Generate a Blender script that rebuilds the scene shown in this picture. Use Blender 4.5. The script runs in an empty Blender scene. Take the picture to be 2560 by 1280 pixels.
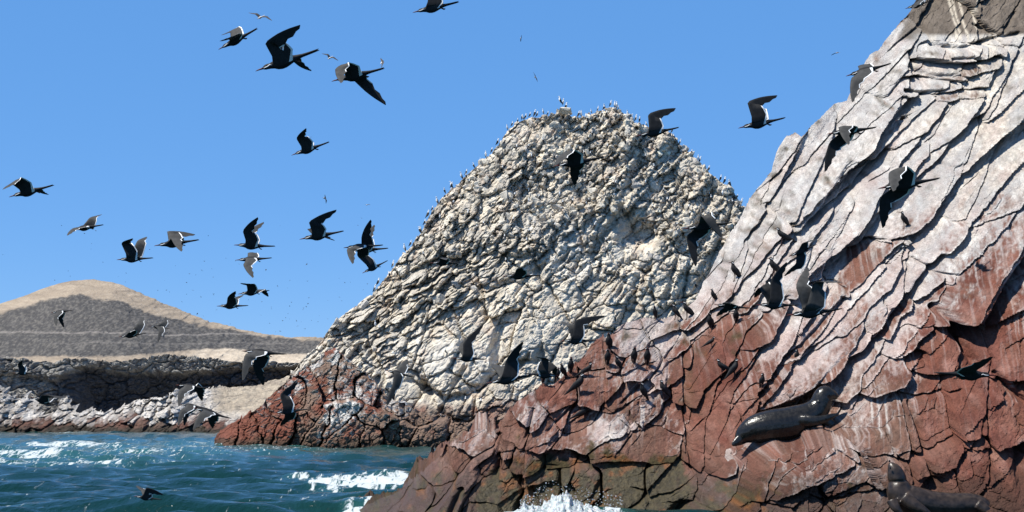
import bpy, math, random
import numpy as np
from mathutils import Vector, Matrix

random.seed(11)
SC = bpy.context.scene
COL = SC.collection

# ------------------------------------------------------------------ camera, sky, sun, exposure
F = 4060.0                       # focal length in pixels of the 2560 px wide photograph
TH = math.atan(410 / F)          # camera tilted up from the boat
CH = 1.8                         # eye height above the water
cam = bpy.data.cameras.new("camera")
cam.sensor_width = 36.0
cam.lens = 36.0 * F / 2560.0
cam.clip_start = 0.1
cam.clip_end = 20000
camo = bpy.data.objects.new("camera", cam)
COL.objects.link(camo)
camo.location = (0, 0, CH)
camo.rotation_euler = (math.pi / 2 + TH, 0, 0)
SC.camera = camo

SUN = Vector((-0.48, -0.16, 0.86)).normalized()      # towards the sun
world = bpy.data.worlds.new("World")
SC.world = world
world.use_nodes = True
wn = world.node_tree
wn.nodes.clear()
sky = wn.nodes.new("ShaderNodeTexSky")
sky.sky_type = 'NISHITA'
sky.sun_disc = False
sky.sun_elevation = math.asin(SUN.z)
sky.sun_rotation = math.atan2(SUN.x, SUN.y)
sky.air_density = 0.65
sky.dust_density = 0.0
sky.ozone_density = 2.0
hsv = wn.nodes.new("ShaderNodeHueSaturation")
hsv.inputs['Saturation'].default_value = 1.2
hsv.inputs['Value'].default_value = 1.0
wb = wn.nodes.new("ShaderNodeBackground")
wb.inputs['Strength'].default_value = 0.115
wo = wn.nodes.new("ShaderNodeOutputWorld")
wn.links.new(sky.outputs[0], hsv.inputs['Color'])
blu = wn.nodes.new("ShaderNodeMixRGB")            # clear dry air: evens the pale horizon band of the model sky out into the deep blue
blu.inputs['Fac'].default_value = 0.7
blu.inputs['Color2'].default_value = (.80, 2.30, 5.25, 1)
wtc = wn.nodes.new("ShaderNodeTexCoord"); wsp = wn.nodes.new("ShaderNodeSeparateXYZ"); wmr = wn.nodes.new("ShaderNodeMapRange")
wn.links.new(wtc.outputs['Generated'], wsp.inputs[0]); wn.links.new(wsp.outputs['Z'], wmr.inputs['Value'])
wmr.inputs['From Min'].default_value = .25; wmr.inputs['From Max'].default_value = .9
wmr.inputs['To Min'].default_value = .7; wmr.inputs['To Max'].default_value = .15
wn.links.new(wmr.outputs[0], blu.inputs['Fac'])
wn.links.new(hsv.outputs[0], blu.inputs['Color1'])
wn.links.new(blu.outputs[0], wb.inputs['Color'])
wn.links.new(wb.outputs[0], wo.inputs['Surface'])

sl = bpy.data.lights.new("sun", 'SUN')
sl.energy = 5.0
sl.angle = math.radians(0.53)
sl.color = (1.0, 0.955, 0.87)
so = bpy.data.objects.new("sun", sl)
COL.objects.link(so)
so.rotation_euler = SUN.to_track_quat('Z', 'Y').to_euler()
so.location = (0, 0, 60)

SC.view_settings.view_transform = 'Standard'
SC.view_settings.look = 'None'
SC.view_settings.exposure = 0.5
SC.view_settings.gamma = 1.0
SC.view_settings.use_curve_mapping = False
SC.cycles.max_bounces = 6
SC.cycles.diffuse_bounces = 3
SC.cycles.glossy_bounces = 2
SC.cycles.transparent_max_bounces = 4
SC.cycles.use_denoising = True

# ------------------------------------------------------------------ maths helpers
CT, ST = math.cos(TH), math.sin(TH)

def at(px, py, Y):
    """world point at world depth Y seen where the photograph has (px, py)"""
    px = np.asarray(px, float); py = np.asarray(py, float)
    a = (px - 1280) / F; b = (640 - py) / F
    t = Y / (CT - b * ST)
    return np.stack([a * t, np.broadcast_to(Y, (a * t).shape) * 1.0, CH + (ST + b * CT) * t], -1)

def project(P):
    P = np.asarray(P, float); q = P - np.array([0, 0, CH])
    f = q[..., 1] * CT + q[..., 2] * ST
    u = -q[..., 1] * ST + q[..., 2] * CT
    return 1280 + F * q[..., 0] / f, 640 - F * u / f

def interp(x, pts):
    p = np.array(pts, float)
    return np.interp(x, p[:, 0], p[:, 1])

def sstep(a, b, x):
    t = np.clip((x - a) / (b - a), 0, 1)
    return t * t * (3 - 2 * t)

def _h(ix, iy, iz, seed):
    h = (ix.astype(np.int64) * 374761393 + iy.astype(np.int64) * 668265263 + iz.astype(np.int64) * 2147483647 + seed * 1274126177) & 0xffffffff
    h = ((h ^ (h >> 13)) * 1274126177) & 0xffffffff
    h = ((h ^ (h >> 16)) * 2246822519) & 0xffffffff
    h = h ^ (h >> 15)
    return (h & 0xffffff) / float(0x1000000)

def noise2(x, y, seed=0):
    ix = np.floor(x).astype(np.int64); iy = np.floor(y).astype(np.int64)
    fx = x - ix; fy = y - iy
    ux = fx * fx * (3 - 2 * fx); uy = fy * fy * (3 - 2 * fy)
    z = np.zeros_like(ix)
    a = _h(ix, iy, z, seed); b = _h(ix + 1, iy, z, seed); c = _h(ix, iy + 1, z, seed); d = _h(ix + 1, iy + 1, z, seed)
    return ((a * (1 - ux) + b * ux) * (1 - uy) + (c * (1 - ux) + d * ux) * uy) * 2 - 1

def fbm(x, y, seed=0, octv=4, gain=0.5):
    s = 0; a = 1; n = 0; ca, sa = 0.8, 0.6
    for o in range(octv):
        s = s + a * noise2(x, y, seed + o * 17); n += a
        x, y = (x * ca - y * sa) * 2.03 + 5.2, (x * sa + y * ca) * 2.03 + 1.3
        a *= gain
    return s / n

def ridged(x, y, seed=0, octv=4):
    s = 0; a = 1; n = 0
    for o in range(octv):
        s = s + a * (1 - np.abs(noise2(x, y, seed + o * 31))); n += a
        x, y = (x * .8 - y * .6) * 2.1 + 3.1, (x * .6 + y * .8) * 2.1 + 7.7
        a *= .55
    return s / n

def worley(x, y, seed=0, jit=0.9):
    """F1, F2, cell hash, offset vector from the cell's seed"""
    ix = np.floor(x).astype(np.int64); iy = np.floor(y).astype(np.int64); z = np.zeros_like(ix)
    f1 = np.full(x.shape, 9.0); f2 = np.full(x.shape, 9.0)
    hid = np.zeros(x.shape); dx = np.zeros(x.shape); dy = np.zeros(x.shape)
    for i in (-1, 0, 1):
        for j in (-1, 0, 1):
            cx = ix + i; cy = iy + j
            sx = cx + .5 + (_h(cx, cy, z, seed) - .5) * jit
            sy = cy + .5 + (_h(cx, cy, z, seed + 1) - .5) * jit
            ex = x - sx; ey = y - sy
            d = np.sqrt(ex * ex + ey * ey)
            m = d < f1
            f2 = np.where(m, f1, np.minimum(f2, d))
            hid = np.where(m, _h(cx, cy, z, seed + 2), hid)
            dx = np.where(m, ex, dx); dy = np.where(m, ey, dy)
            f1 = np.where(m, d, f1)
    return f1, f2, hid, dx, dy

def rot(x, y, deg):
    """coordinates along / across a direction rising to the right by deg (y points down)"""
    a = math.radians(deg)
    return x * math.cos(a) - y * math.sin(a), x * math.sin(a) + y * math.cos(a)

def chips(x, y, ang, sx, sy, seed, off=1.0, tilt=1.0, groove=0.6, gw=0.12, bias=(0, 0)):
    """fractured-rock relief: every cell is a tilted facet at its own height, with a joint round it"""
    u, v = rot(x, y, ang)
    f1, f2, h, dx, dy = worley(u / sx, v / sy, seed)
    h2 = (h * 7919.13) % 1; h3 = (h * 104729.7) % 1
    r = off * (h - .5) + tilt * ((h2 - .5 + bias[0]) * dx + (h3 - .5 + bias[1]) * dy)
    return r - groove * np.exp(-((f2 - f1) / gw) ** 2), h

def segdist(x, y, pts):
    d = np.full(x.shape, 1e9)
    for (x0, y0), (x1, y1) in zip(pts[:-1], pts[1:]):
        vx, vy = x1 - x0, y1 - y0
        t = np.clip(((x - x0) * vx + (y - y0) * vy) / (vx * vx + vy * vy), 0, 1)
        d = np.minimum(d, np.hypot(x - x0 - t * vx, y - y0 - t * vy))
    return d

def blob(x, y, px, py, rx, ry, ang=0):
    u, v = rot(x - px, y - py, ang)
    return np.exp(-(u / rx) ** 2 - (v / ry) ** 2)

def field(x, y, ctrl, sig=70.0):
    s = np.zeros(x.shape); w = np.full(x.shape, 1e-12)
    for c in ctrl:
        d2 = ((x - c[0]) ** 2 + (y - c[1]) ** 2) / (sig * sig)
        k = 1 / (d2 * d2 + .03)
        s += k * c[2]; w += k
    return s / w

def mixc(a, b, t):
    return a * (1 - t[..., None]) + b * t[..., None]

# ------------------------------------------------------------------ object helpers
def tag(o, label=None, cat=None, group=None, kind=None):
    if label: o['label'] = label
    if cat: o['category'] = cat
    if group: o['group'] = group
    if kind: o['kind'] = kind
    return o

def empty(name, loc, label=None, cat=None, group=None, kind=None):
    o = bpy.data.objects.new(name, None)
    o.empty_display_size = .2
    COL.objects.link(o); o.location = loc
    return tag(o, label, cat, group, kind)

def mesh_np(name, V, Q, col=None, mats=None, midx=None, smooth=False):
    me = bpy.data.meshes.new(name)
    V = np.ascontiguousarray(V, np.float32); Q = np.ascontiguousarray(Q, np.int32)
    n = Q.shape[1]
    me.vertices.add(len(V)); me.vertices.foreach_set("co", V.ravel())
    me.loops.add(Q.size); me.loops.foreach_set("vertex_index", Q.ravel())
    me.polygons.add(len(Q))
    me.polygons.foreach_set("loop_start", np.arange(0, Q.size, n, dtype=np.int32))
    me.polygons.foreach_set("loop_total", np.full(len(Q), n, np.int32))
    if midx is not None: me.polygons.foreach_set("material_index", np.asarray(midx, np.int32))
    me.polygons.foreach_set("use_smooth", np.full(len(Q), smooth, bool))
    me.update(calc_edges=True)
    if col is not None:
        ca = me.color_attributes.new("Col", 'FLOAT_COLOR', 'POINT')
        c4 = np.ones((len(V), 4), np.float32); c4[:, :col.shape[1]] = col
        ca.data.foreach_set("color", c4.ravel())
    for m in (mats or []): me.materials.append(m)
    return me

def link(name, me, parent=None, loc=None):
    o = bpy.data.objects.new(name, me); COL.objects.link(o)
    if parent: o.parent = parent
    if loc is not None: o.location = loc
    return o

def gridfaces(nr, nc):
    i = np.arange(nr * nc).reshape(nr, nc)
    return np.stack([i[:-1, :-1], i[1:, :-1], i[1:, 1:], i[:-1, 1:]], -1).reshape(-1, 4)

def sub(V, Q, keep, col=None):
    """the faces keep of a mesh, with their own vertices"""
    q = Q[keep]; u, inv = np.unique(q, return_inverse=True)
    return V[u], inv.reshape(q.shape), (col[u] if col is not None else None)

def normals(P):
    du = np.gradient(P, axis=1); dv = np.gradient(P, axis=0)
    n = np.cross(dv, du)
    return n / (np.linalg.norm(n, axis=-1, keepdims=True) + 1e-12)

# ------------------------------------------------------------------ materials
def material(name, rough=0.9, spec=0.3):
    m = bpy.data.materials.new(name); m.use_nodes = True
    b = m.node_tree.nodes['Principled BSDF']
    b.inputs['Roughness'].default_value = rough
    b.inputs['Specular IOR Level'].default_value = spec
    return m, m.node_tree, b

def rock_material(name, scale, bump, rough=.92, spec=.2, var=.35, dist=1.0, streak=False):
    m, t, b = material(name, rough, spec)
    N, L = t.nodes.new, t.links.new
    at_ = N('ShaderNodeAttribute'); at_.attribute_name = 'Col'
    tc = N('ShaderNodeNewGeometry')
    n1 = N('ShaderNodeTexNoise'); n1.inputs['Scale'].default_value = scale; n1.inputs['Detail'].default_value = 9; n1.inputs['Roughness'].default_value = .68
    n2 = N('ShaderNodeTexNoise'); n2.inputs['Scale'].default_value = scale * 4.3; n2.inputs['Detail'].default_value = 4; n2.inputs['Roughness'].default_value = .7
    vo = N('ShaderNodeTexVoronoi'); vo.inputs['Scale'].default_value = scale * 1.7
    L(tc.outputs['Position'], n1.inputs['Vector']); L(tc.outputs['Position'], n2.inputs['Vector'])
    mp = N('ShaderNodeMixRGB'); mp.inputs['Fac'].default_value = .12
    L(tc.outputs['Position'], mp.inputs['Color1']); L(n2.outputs['Color'], mp.inputs['Color2']); L(mp.outputs[0], vo.inputs['Vector'])
    mr = N('ShaderNodeMapRange'); mr.inputs['From Min'].default_value = .3; mr.inputs['From Max'].default_value = .7
    mr.inputs['To Min'].default_value = 1 - var; mr.inputs['To Max'].default_value = 1 + var
    L(n2.outputs['Fac'], mr.inputs['Value'])
    mu = N('ShaderNodeVectorMath'); mu.operation = 'SCALE'
    L(at_.outputs['Color'], mu.inputs[0]); L(mr.outputs[0], mu.inputs['Scale'])
    L(mu.outputs[0], b.inputs['Base Color'])
    ad = N('ShaderNodeMath'); ad.operation = 'MULTIPLY_ADD'; ad.inputs[1].default_value = .35
    L(vo.outputs['Distance'], ad.inputs[0]); L(n1.outputs['Fac'], ad.inputs[2])
    bp = N('ShaderNodeBump'); bp.inputs['Strength'].default_value = bump; bp.inputs['Distance'].default_value = dist
    L(ad.outputs[0], bp.inputs['Height']); L(bp.outputs[0], b.inputs['Normal'])
    return m

M_NEAR = rock_material("coastal_rock", 7.0, .9, dist=.09, var=.30)
M_WET = rock_material("wet_rock", 7.0, .8, rough=.55, spec=.4, dist=.08)
M_MOUND = rock_material("guano_rock", 1.5, .9, dist=.35, var=.22)
M_FAR = rock_material("far_rock", .5, 1.0, dist=1.2, var=.3)
M_HILL = rock_material("hillside", .35, .5, dist=1.5, var=.45)

C = lambda *a: np.array(a, float)
WHITE = C(.66, .625, .575); CREAM = C(.69, .605, .48); GREY = C(.36, .33, .29)
RED = C(.155, .056, .036); RED2 = C(.215, .093, .066); PINK = C(.46, .32, .28)
BROWN = C(.14, .088, .062); OLIVE = C(.055, .042, .018); RUST = C(.20, .07, .02)

# ------------------------------------------------------------------ relief builder
class Mass:
    """A rock mass: front slope rising from the foot to the crest, top rolled over and a back slope going down again."""
    def __init__(s, x0, x1, stepx, nrow, top, yb, yc, zfoot=-.6, p=1.3, back=10., nback=24, jag=4.):
        xs = np.arange(x0, x1 + .1, stepx)
        pt = interp(xs, top)
        jg = jag * (1.0 * fbm(xs / 16, xs * 0 + 3, 7, 3) + 1.6 * (_h(np.floor(xs / 11 + .4 * np.sin(xs)).astype(int), xs.astype(int) * 0, xs.astype(int) * 0, 9) - .5))
        b = interp(xs, yb); c = interp(xs, yc)
        pb = 1050 - (zfoot - CH) / b * F * .999
        t = np.linspace(0, 1, nrow)[:, None]
        w_ = int(95 / stepx) | 1
        ptp = np.pad(pt, w_, mode='edge'); pts = np.convolve(ptp, np.hanning(2 * w_ + 1) / np.hanning(2 * w_ + 1).sum(), 'same')[w_:-w_]
        PY = pb[None] + (pt - pb)[None] * t + jg[None] * t ** 14
        PX = np.broadcast_to(xs, PY.shape).copy()
        ts = np.clip((pb[None] - PY) / (pb - pts)[None], 0, 1.25)
        Y = b[None] + (c - b)[None] * ts ** p
        s.PX, s.PY, s.T, s.Y = PX, PY, np.broadcast_to(t, PY.shape), Y
        s.back, s.nback, s.zfoot, s.nrow = back, nback, zfoot, nrow
    def build(s, disp, m, extra_depth=None, rollback=.0):
        """disp: relief in metres (out of the rock is positive); m: metres per photo pixel here"""
        Y = s.Y.copy()
        if extra_depth is not None: Y = Y - extra_depth
        P = at(s.PX, s.PY, Y)
        n = normals(P)
        D = n * .30 + np.array([-.08, -.80, .06])      # the relief stands out towards the sea, a little along the slope's own normal
        P = P + D * disp[..., None]
        crest = P[-1]
        u = np.linspace(0, 1, s.nback + 1)[1:, None]
        yy = crest[:, 1] + s.back * u
        zz = crest[:, 2] + (s.zfoot - crest[:, 2]) * (1 - np.cos(u * np.pi / 2)) 
        k = crest[:, 0] / crest[:, 1]
        rough = fbm(s.PX[:1] * .02 + 0 * u, u * 6 + 0 * s.PX[:1], 5) * min(s.back * .06, .8) * np.minimum(1, u * 4)
        B = np.stack([k * yy, yy, zz + rough], -1)
        s.P = np.concatenate([P, B], 0)
        s.N = normals(s.P)
        return s.P

def front_pick(M, px, py, r=4.0):
    """the nearest surface point of a mass where the photograph has (px, py)"""
    if not hasattr(M, 'prj'):
        M.prj = project(M.P)
    X, Yp = M.prj
    m = (np.abs(X - px) < r) & (np.abs(Yp - py) < r)
    while not m.any():
        r *= 1.6
        m = (np.abs(X - px) < r) & (np.abs(Yp - py) < r)
    idx = np.argwhere(m)
    d = M.P[idx[:, 0], idx[:, 1], 1]
    k = idx[np.argmin(d)]
    return M.P[k[0], k[1]].copy(), M.N[k[0], k[1]].copy()
# ================================================================== NEAR ROCK SLOPE (right) AND ITS POINT
near_top = [(850,1300),(880,1282),(920,1256),(980,1232),(1038,1205),(1060,1172),(1100,1140),(1130,1108),(1160,1078),(1200,1070),(1245,1080),(1262,1040),(1290,1000),(1330,978),(1360,955),(1385,962),(1420,930),(1448,900),(1478,862),(1520,842),(1565,805),(1620,795),(1660,797),(1705,785),(1740,750),(1765,700),(1790,650),(1820,600),(1850,550),(1870,512),(1900,470),(1932,432),(1945,382),(1968,340),(1990,330),(2004,342),(2050,297),(2090,262),(2122,252),(2140,215),(2180,140),(2200,125),(2240,75),(2280,32),(2312,0),(2345,-60),(2450,-190),(2600,-300),(2760,-330),(3300,-420)]
NM = Mass(850, 3300, 2.3, 560, near_top,
          [(850,33.5),(1000,32),(1400,33.2),(1700,32.5),(2000,30),(2760,28)],
          [(850,34.0),(1040,34.5),(1250,35.6),(1480,37.0),(1700,38.5),(1850,39.5),(2000,40.5),(2300,43),(2760,45)],
          zfoot=-.7, p=1.25, back=14, jag=2.5)
X, Y, = NM.PX, NM.PY
wx = X + 7 * fbm(X / 110, Y / 110, 3) + 2.2 * fbm(X / 14, Y / 14, 4)
wy = Y + 7 * fbm(X / 110, Y / 110, 9) + 2.2 * fbm(X / 14, Y / 14, 10)

# large blocks: x, y, half length, half width, direction (degrees rising to the right), stand-out (m)
BL = [(1700,730,110,28,52,.1),(1775,700,150,26,54,.0),(1850,610,170,32,53,.15),(1930,540,200,34,50,.05),(1990,480,220,36,50,.2),
 (2080,400,220,40,52,.1),(2150,300,230,42,56,.0),(2230,170,170,36,60,.15),(2260,330,160,42,48,.1),(2390,45,150,62,-8,-.9),(2520,40,120,60,-30,-.7),
 (2380,125,120,24,-6,.45),(2330,170,90,20,-12,.05),(2440,165,70,22,14,.0),(2320,215,100,22,-4,.25),(2400,235,90,20,4,.05),
 (2350,330,220,50,50,.2),(2440,300,230,46,52,.1),(2530,230,220,46,52,.25),(2520,400,240,50,50,.15),(2420,480,200,46,50,.0),
 (2180,440,210,36,48,.1),(2260,520,220,40,48,.15),(2100,530,200,34,49,.05),(2010,600,190,30,50,.2),(1960,690,150,28,52,.05),
 (1880,700,150,26,54,.15),(2160,640,120,44,46,-.25),(2330,600,120,38,50,.2),(2230,640,40,16,50,-.2),
 (2120,800,250,40,50,.25),(2190,770,90,60,45,.2),(2240,720,170,34,52,.1),(2060,880,240,34,49,.15),(1990,860,220,30,52,.05),
 (1930,880,200,34,53,.15),(1860,820,90,46,40,.2),(1800,820,80,50,45,.05),(1760,900,150,34,62,.2),(1810,980,150,30,62,.1),(1860,1010,140,30,60,.2),(1745,1050,120,30,75,.1),
 (2410,690,120,90,52,.75),(2330,740,120,30,52,.1),(2370,860,100,60,20,.1),(2450,890,60,60,40,-.1),(2520,860,90,50,62,.15),(2540,720,120,36,55,.25),
 (2250,860,90,26,50,.2),(2200,930,70,40,30,.15),(2120,950,110,34,48,.0),(2290,900,40,30,0,-.2),
 (2190,1060,80,90,10,.15),(2330,1040,60,100,10,.0),(2420,1020,70,90,10,.2),(2500,1050,70,100,20,.1),(2400,1150,100,80,5,.1),(2540,1180,80,90,80,.0),
 (2010,1170,160,44,12,.45),(2120,1180,130,50,15,.3),(1890,1180,120,34,34,.4),(1780,1220,110,30,28,.2),(1980,1240,120,50,20,.3),(2140,1260,100,50,10,.3),
 (1950,1050,130,40,28,-.35),(2050,1030,70,40,20,-.2),
 (1650,810,60,40,20,.0),(1570,850,60,40,20,.1),(1620,900,90,32,20,.2),(1520,900,40,50,60,.1),(1680,880,50,50,30,.05),
 (1500,960,70,40,35,.2),(1400,980,50,40,40,.15),(1560,985,60,34,40,.0),(1620,1020,60,36,5,.15),(1680,1040,40,60,80,.0),
 (1330,1020,40,60,70,.25),(1385,1060,70,30,55,.2),(1280,1060,40,50,75,.1),(1450,1050,50,46,20,.0),(1500,1075,130,34,26,.25),(1590,1110,120,40,0,.15),
 (1200,1095,50,34,30,.2),(1160,1140,60,30,50,.1),(1265,1118,26,26,0,.35),(1230,1150,70,30,25,.15),(1330,1145,60,30,0,.2),(1400,1140,70,34,10,.0),
 (1170,1190,120,34,48,.35),(1110,1200,70,34,45,.1),(1040,1245,120,30,28,.2),(950,1262,80,20,28,.1),(1250,1220,80,50,20,.2),(1350,1210,80,44,10,.1),(1450,1200,80,44,0,.2),(1560,1190,80,50,0,.1),(1660,1190,70,44,10,.15),(1700,1240,90,40,15,.1)]
def blocks(x, y, BLK):
    f1 = np.full(x.shape, 99.); f2 = np.full(x.shape, 99.); idx = np.zeros(x.shape, int)
    gu = np.zeros(x.shape); gv = np.zeros(x.shape)
    for k, (bx, by, la, lb, an, of) in enumerate(BLK):
        u, v = rot(x - bx, y - by, an)
        r = ((u / la) ** 4 + (v / lb) ** 4) ** .25 + .02 * ((k * 37) % 7)
        m = r < f1
        f2 = np.where(m, f1, np.minimum(f2, r)); idx = np.where(m, k, idx)
        gu = np.where(m, u / la, gu); gv = np.where(m, v / lb, gv)
        f1 = np.where(m, r, f1)
    return f1, f2, idx, gu, gv
rs = np.random.RandomState(5)
f1, f2, bid, gu, gv = blocks(wx, wy, BL)
offs = np.array([b[5] for b in BL])
edge = (f2 - f1) * 40
slope_zone = sstep(1600, 1800, X + .4 * (1000 - Y)) * sstep(1120, 900, Y)
groovew = np.exp(-(edge / 2.2) ** 2)
disp = offs[bid] * (1.25 + 1.6 * (1 - slope_zone)) + np.clip(gv, -1.3, 1.3) * (.10 + .48 * slope_zone * (1 - .6 * np.clip(blob(X, Y, 2410, 980, 180, 220), 0, 1))) - .30 * np.clip(gu, -1.3, 1.3) * (1 - slope_zone) - (.32 + .93 * (1 - slope_zone)) * groovew
# strata and fracture relief at falling sizes (metres)
s_ang = 51
shat = sstep(-.05, .35, fbm(X / 130, Y / 130, 77, 3))                # some faces are smooth, some shattered
crk = sstep(-.35, .25, fbm(X / 50, Y / 50, 79, 3))                   # joints open and close along their run
c1, h1 = chips(wx, wy, s_ang, 420, 74, 21, .55, .60, .75 * crk, .03, (0, .8))
c2, h2 = chips(wx, wy, s_ang + 3, 190, 24, 22, .34, .34, .30 * crk, .05, (0, .7))
c3, h3 = chips(wx, wy, s_ang - 5, 34, 9, 23, .35, .3, .25, .15, (0, .3))
c4, h4 = chips(wx, wy, 12, 70, 60, 24, .4, .7, .4 * crk, .05)
q1, h5 = chips(wx, wy, 22, 130, 90, 31, .60, .75, .55 * crk, .035)
q2, g2 = chips(wx, wy, 48, 58, 34, 32, .46, .50, .45 * crk, .06)
q3, _ = chips(wx, wy, 30, 19, 12, 33, .40, .35, .22, .14)
bl = slope_zone
flatface = np.clip(blob(X, Y, 2400, 880, 120, 110) + blob(X, Y, 2420, 1080, 170, 130) + .8 * blob(X, Y, 2190, 1060, 70, 80) + .7 * blob(X, Y, 2040, 1180, 160, 60) + .6 * blob(X, Y, 1780, 1000, 60, 110), 0, 1)
detail = bl * (1 - .72 * flatface) * (.52 * c1 + .06 * c2 * (.2 + 1.0 * shat) + .04 * c4 + .10 * c3 * (.25 + 1.1 * shat)) + (1 - bl) * (.56 * q1 * (1 - .4 * flatface) + .24 * q2 * (.25 + 1.0 * shat) * (1 - .75 * flatface) + .095 * q3 * (.25 + .9 * shat) * (1 - .5 * flatface))
disp = disp + 1.5 * detail
disp += .07 * fbm(X / 9, Y / 9, 61, 3) + .3 * fbm(X / 90, Y / 90, 62, 3)
disp += bl * .05 * fbm(*[k for k in (rot(wx, wy, 50)[0] / 60, rot(wx, wy, 50)[1] / 5)], 64, 3)
CR = [([(2330,765),(2362,792),(2400,832),(2440,900),(2452,925)],11,.8),([(2575,620),(2520,700),(2480,770),(2445,830),(2400,830)],20,1.1),([(2275,1008),(2298,1080),(2312,1150),(2330,1200)],5,.4),
 ([(2490,935),(2530,980),(2570,1015)],8,.5),([(1895,985),(1960,910),(2005,868),(2060,800),(2110,750)],9,.55),([(2085,950),(2135,900),(2195,850),(2245,780),(2290,705),(2345,640)],11,.7),
 ([(1835,885),(1868,830),(1900,800),(1960,740)],7,.5),([(1710,880),(1708,1000),(1716,1075),(1722,1150)],4,.4),([(1555,1005),(1600,960),(1640,925)],4,.35),
 ([(1900,480),(1960,430)],4,.3),([(2140,480),(2185,420),(2215,380)],9,.6),([(2020,560),(2080,510),(2130,478)],6,.5),([(1700,770),(1765,705),(1810,655)],6,.45),([(1860,605),(1905,560),(1920,535)],6,.45),
 ([(1760,1170),(1830,1120),(1900,1075),(1960,1030),(2030,985)],6,.35),([(1340,1010),(1330,1060),(1320,1085)],4,.35),([(1378,1065),(1410,1030),(1440,1000)],4,.3),([(2460,1020),(2440,1080),(2400,1150)],4,.3),
 ([(2230,985),(2290,995),(2350,985),(2400,975)],4,.35),([(1925,1130),(1900,1180),(1860,1240)],5,.35),([(1250,1085),(1252,1150),(1240,1185)],7,.5),([(1130,1280),(1150,1230),(1165,1205)],8,.5),
 ([(1480,1240),(1500,1200)],6,.3),([(2330,110),(2400,120),(2480,105),(2560,85)],7,.5),([(2255,225),(2300,232),(2350,228)],5,.6),([(2285,175),(2330,190),(2380,190)],7,.6),([(2360,150),(2420,145),(2440,152)],6,.5),([(2460,60),(2520,90),(2560,30)],4,.3)]
for pts, w, d in CR:
    disp -= 1.5 * d * np.exp(-(segdist(wx * .5 + X * .5, wy * .5 + Y * .5, pts) / w) ** 2)
for (bx, by, rx, ry, an, d) in [(2330,1212,26,26,0,1.1),(2440,850,40,36,30,.8),(1700,1270,45,22,30,.9),(2430,180,60,22,12,-.4),(2560,1160,20,60,0,.8),(1780,855,60,36,20,.35),(2160,690,110,40,46,.5)]:
    disp -= d * blob(wx, wy, bx, by, rx, ry, an)
disp *= sstep(0, .02, NM.T) * .75 + .25
disp *= 1 - .55 * sstep(.93, 1, NM.T)
# the recess the sea lion lies in, with the shelf standing out below it
ledge = interp(X[0], [(850,1400),(1730,1190),(1800,1140),(1840,1113),(1960,1102),(2060,1086),(2115,1092),(2160,1110),(2200,1200)])[None]
rec = blob(X, Y, 1970, 1050, 170, 62, 8)
NM.build(disp, .01, extra_depth=(-.7 * rec * sstep(4, -6, Y - ledge) + .35 * blob(X, Y, 1990, 1150, 190, 70, 8) * sstep(-4, 8, Y - ledge)))
Pn, Nn = NM.P, NM.N
nf = NM.nrow
# ---- colour of the rock itself: guano on what faces up, red rock beneath, algae by the water
WC = [(1700,720,1),(1800,620,1),(1900,520,1),(2000,450,1),(2100,350,1),(2200,200,1),(2300,300,1),(2450,330,1),(2540,200,1),(2540,420,.95),(2300,430,1),(2200,520,.95),(2050,560,1),(1950,640,.95),(1850,720,.8),
 (1760,800,.45),(2400,560,.7),(2540,560,.65),(2250,600,.8),(2330,620,.75),(2155,640,.15),(2090,640,.9),(2200,590,.9),(2190,720,.8),(2400,690,.38),(2440,760,.25),(2550,740,.6),(2540,820,.3),(2350,700,.5),(2260,800,.65),(2320,820,.45),
 (1950,780,.85),(2040,700,.85),(2110,780,.5),(2080,860,.62),(2010,900,.68),(1900,860,.72),(1830,830,.15),(1760,920,.12),(1830,980,.1),(1900,930,.25),(2170,880,.6),(2230,920,.55),(2130,940,.6),(2060,960,.45),
 (2350,900,.05),(2450,900,.05),(2420,1050,.05),(2540,1000,.1),(2180,1030,.5),(2200,1100,.35),(2300,1150,.1),(2450,1170,.05),(1950,1180,.38),(1860,1160,.45),(2060,1140,.3),(2000,1240,.15),(1780,1200,.35),(1760,1060,.12),
 (1640,820,.62),(1560,850,.5),(1700,830,.5),(1600,890,.45),(1530,900,.3),(1620,950,.62),(1500,960,.22),(1400,970,.25),(1560,1020,.3),(1640,1030,.4),(1680,1080,.35),(1450,1060,.3),(1520,1080,.6),(1600,1110,.2),(1330,1030,.42),(1280,1050,.25),
 (1180,1090,.4),(1260,1110,.15),(1150,1160,.15),(1210,1170,.22),(1330,1140,.3),(1400,1200,.0),(1550,1180,.0),(1100,1240,.05),(1000,1250,.03),(1250,1240,.0),(1680,1200,.05),(2400,20,.1),(2540,30,.1),(2350,130,.8),(2300,215,.75),(2400,180,.55)]
Wf = field(X, Y, WC, 60)
bc = np.array([[b[0] + 0., b[1]] for b in BL]); Wb = field(bc[:, 0], bc[:, 1], WC, 60)
Wf = .58 * Wf + .42 * Wb[bid] + .10 * (h1 - .5) * bl + .2 * (g2 - .5) * (1 - bl)
nn = Nn[:nf]
up = nn[..., 2] * .9 - nn[..., 0] * .45
up = up - np.median(up)
sm = up.copy()
for _ in range(2):
    sm[1:-1, 1:-1] = (sm[1:-1, 1:-1] * 2 + sm[:-2, 1:-1] + sm[2:, 1:-1] + sm[1:-1, :-2] + sm[1:-1, 2:]) / 6
su, sv = rot(wx, wy, 52)
streaks = fbm(su / 46, sv / 7, 71, 4)
drip = fbm((X + .12 * Y) / 5, Y / 75, 74, 3)
nz = .55 * streaks + .40 * drip + .5 * fbm(X / 30, Y / 30, 72, 5) + .65 * fbm(X / 6, Y / 6, 73, 3, .7)
w = sstep(.34, .68, Wf * 1.0 + .01 + .60 * np.clip(sm, -.6, .3) * np.clip(.25 + Wf, 0, 1) + .27 * nz - .22 * np.clip(gv, -1, 1) * slope_zone + .12 * ((bid * .618) % 1 - .5))
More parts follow.
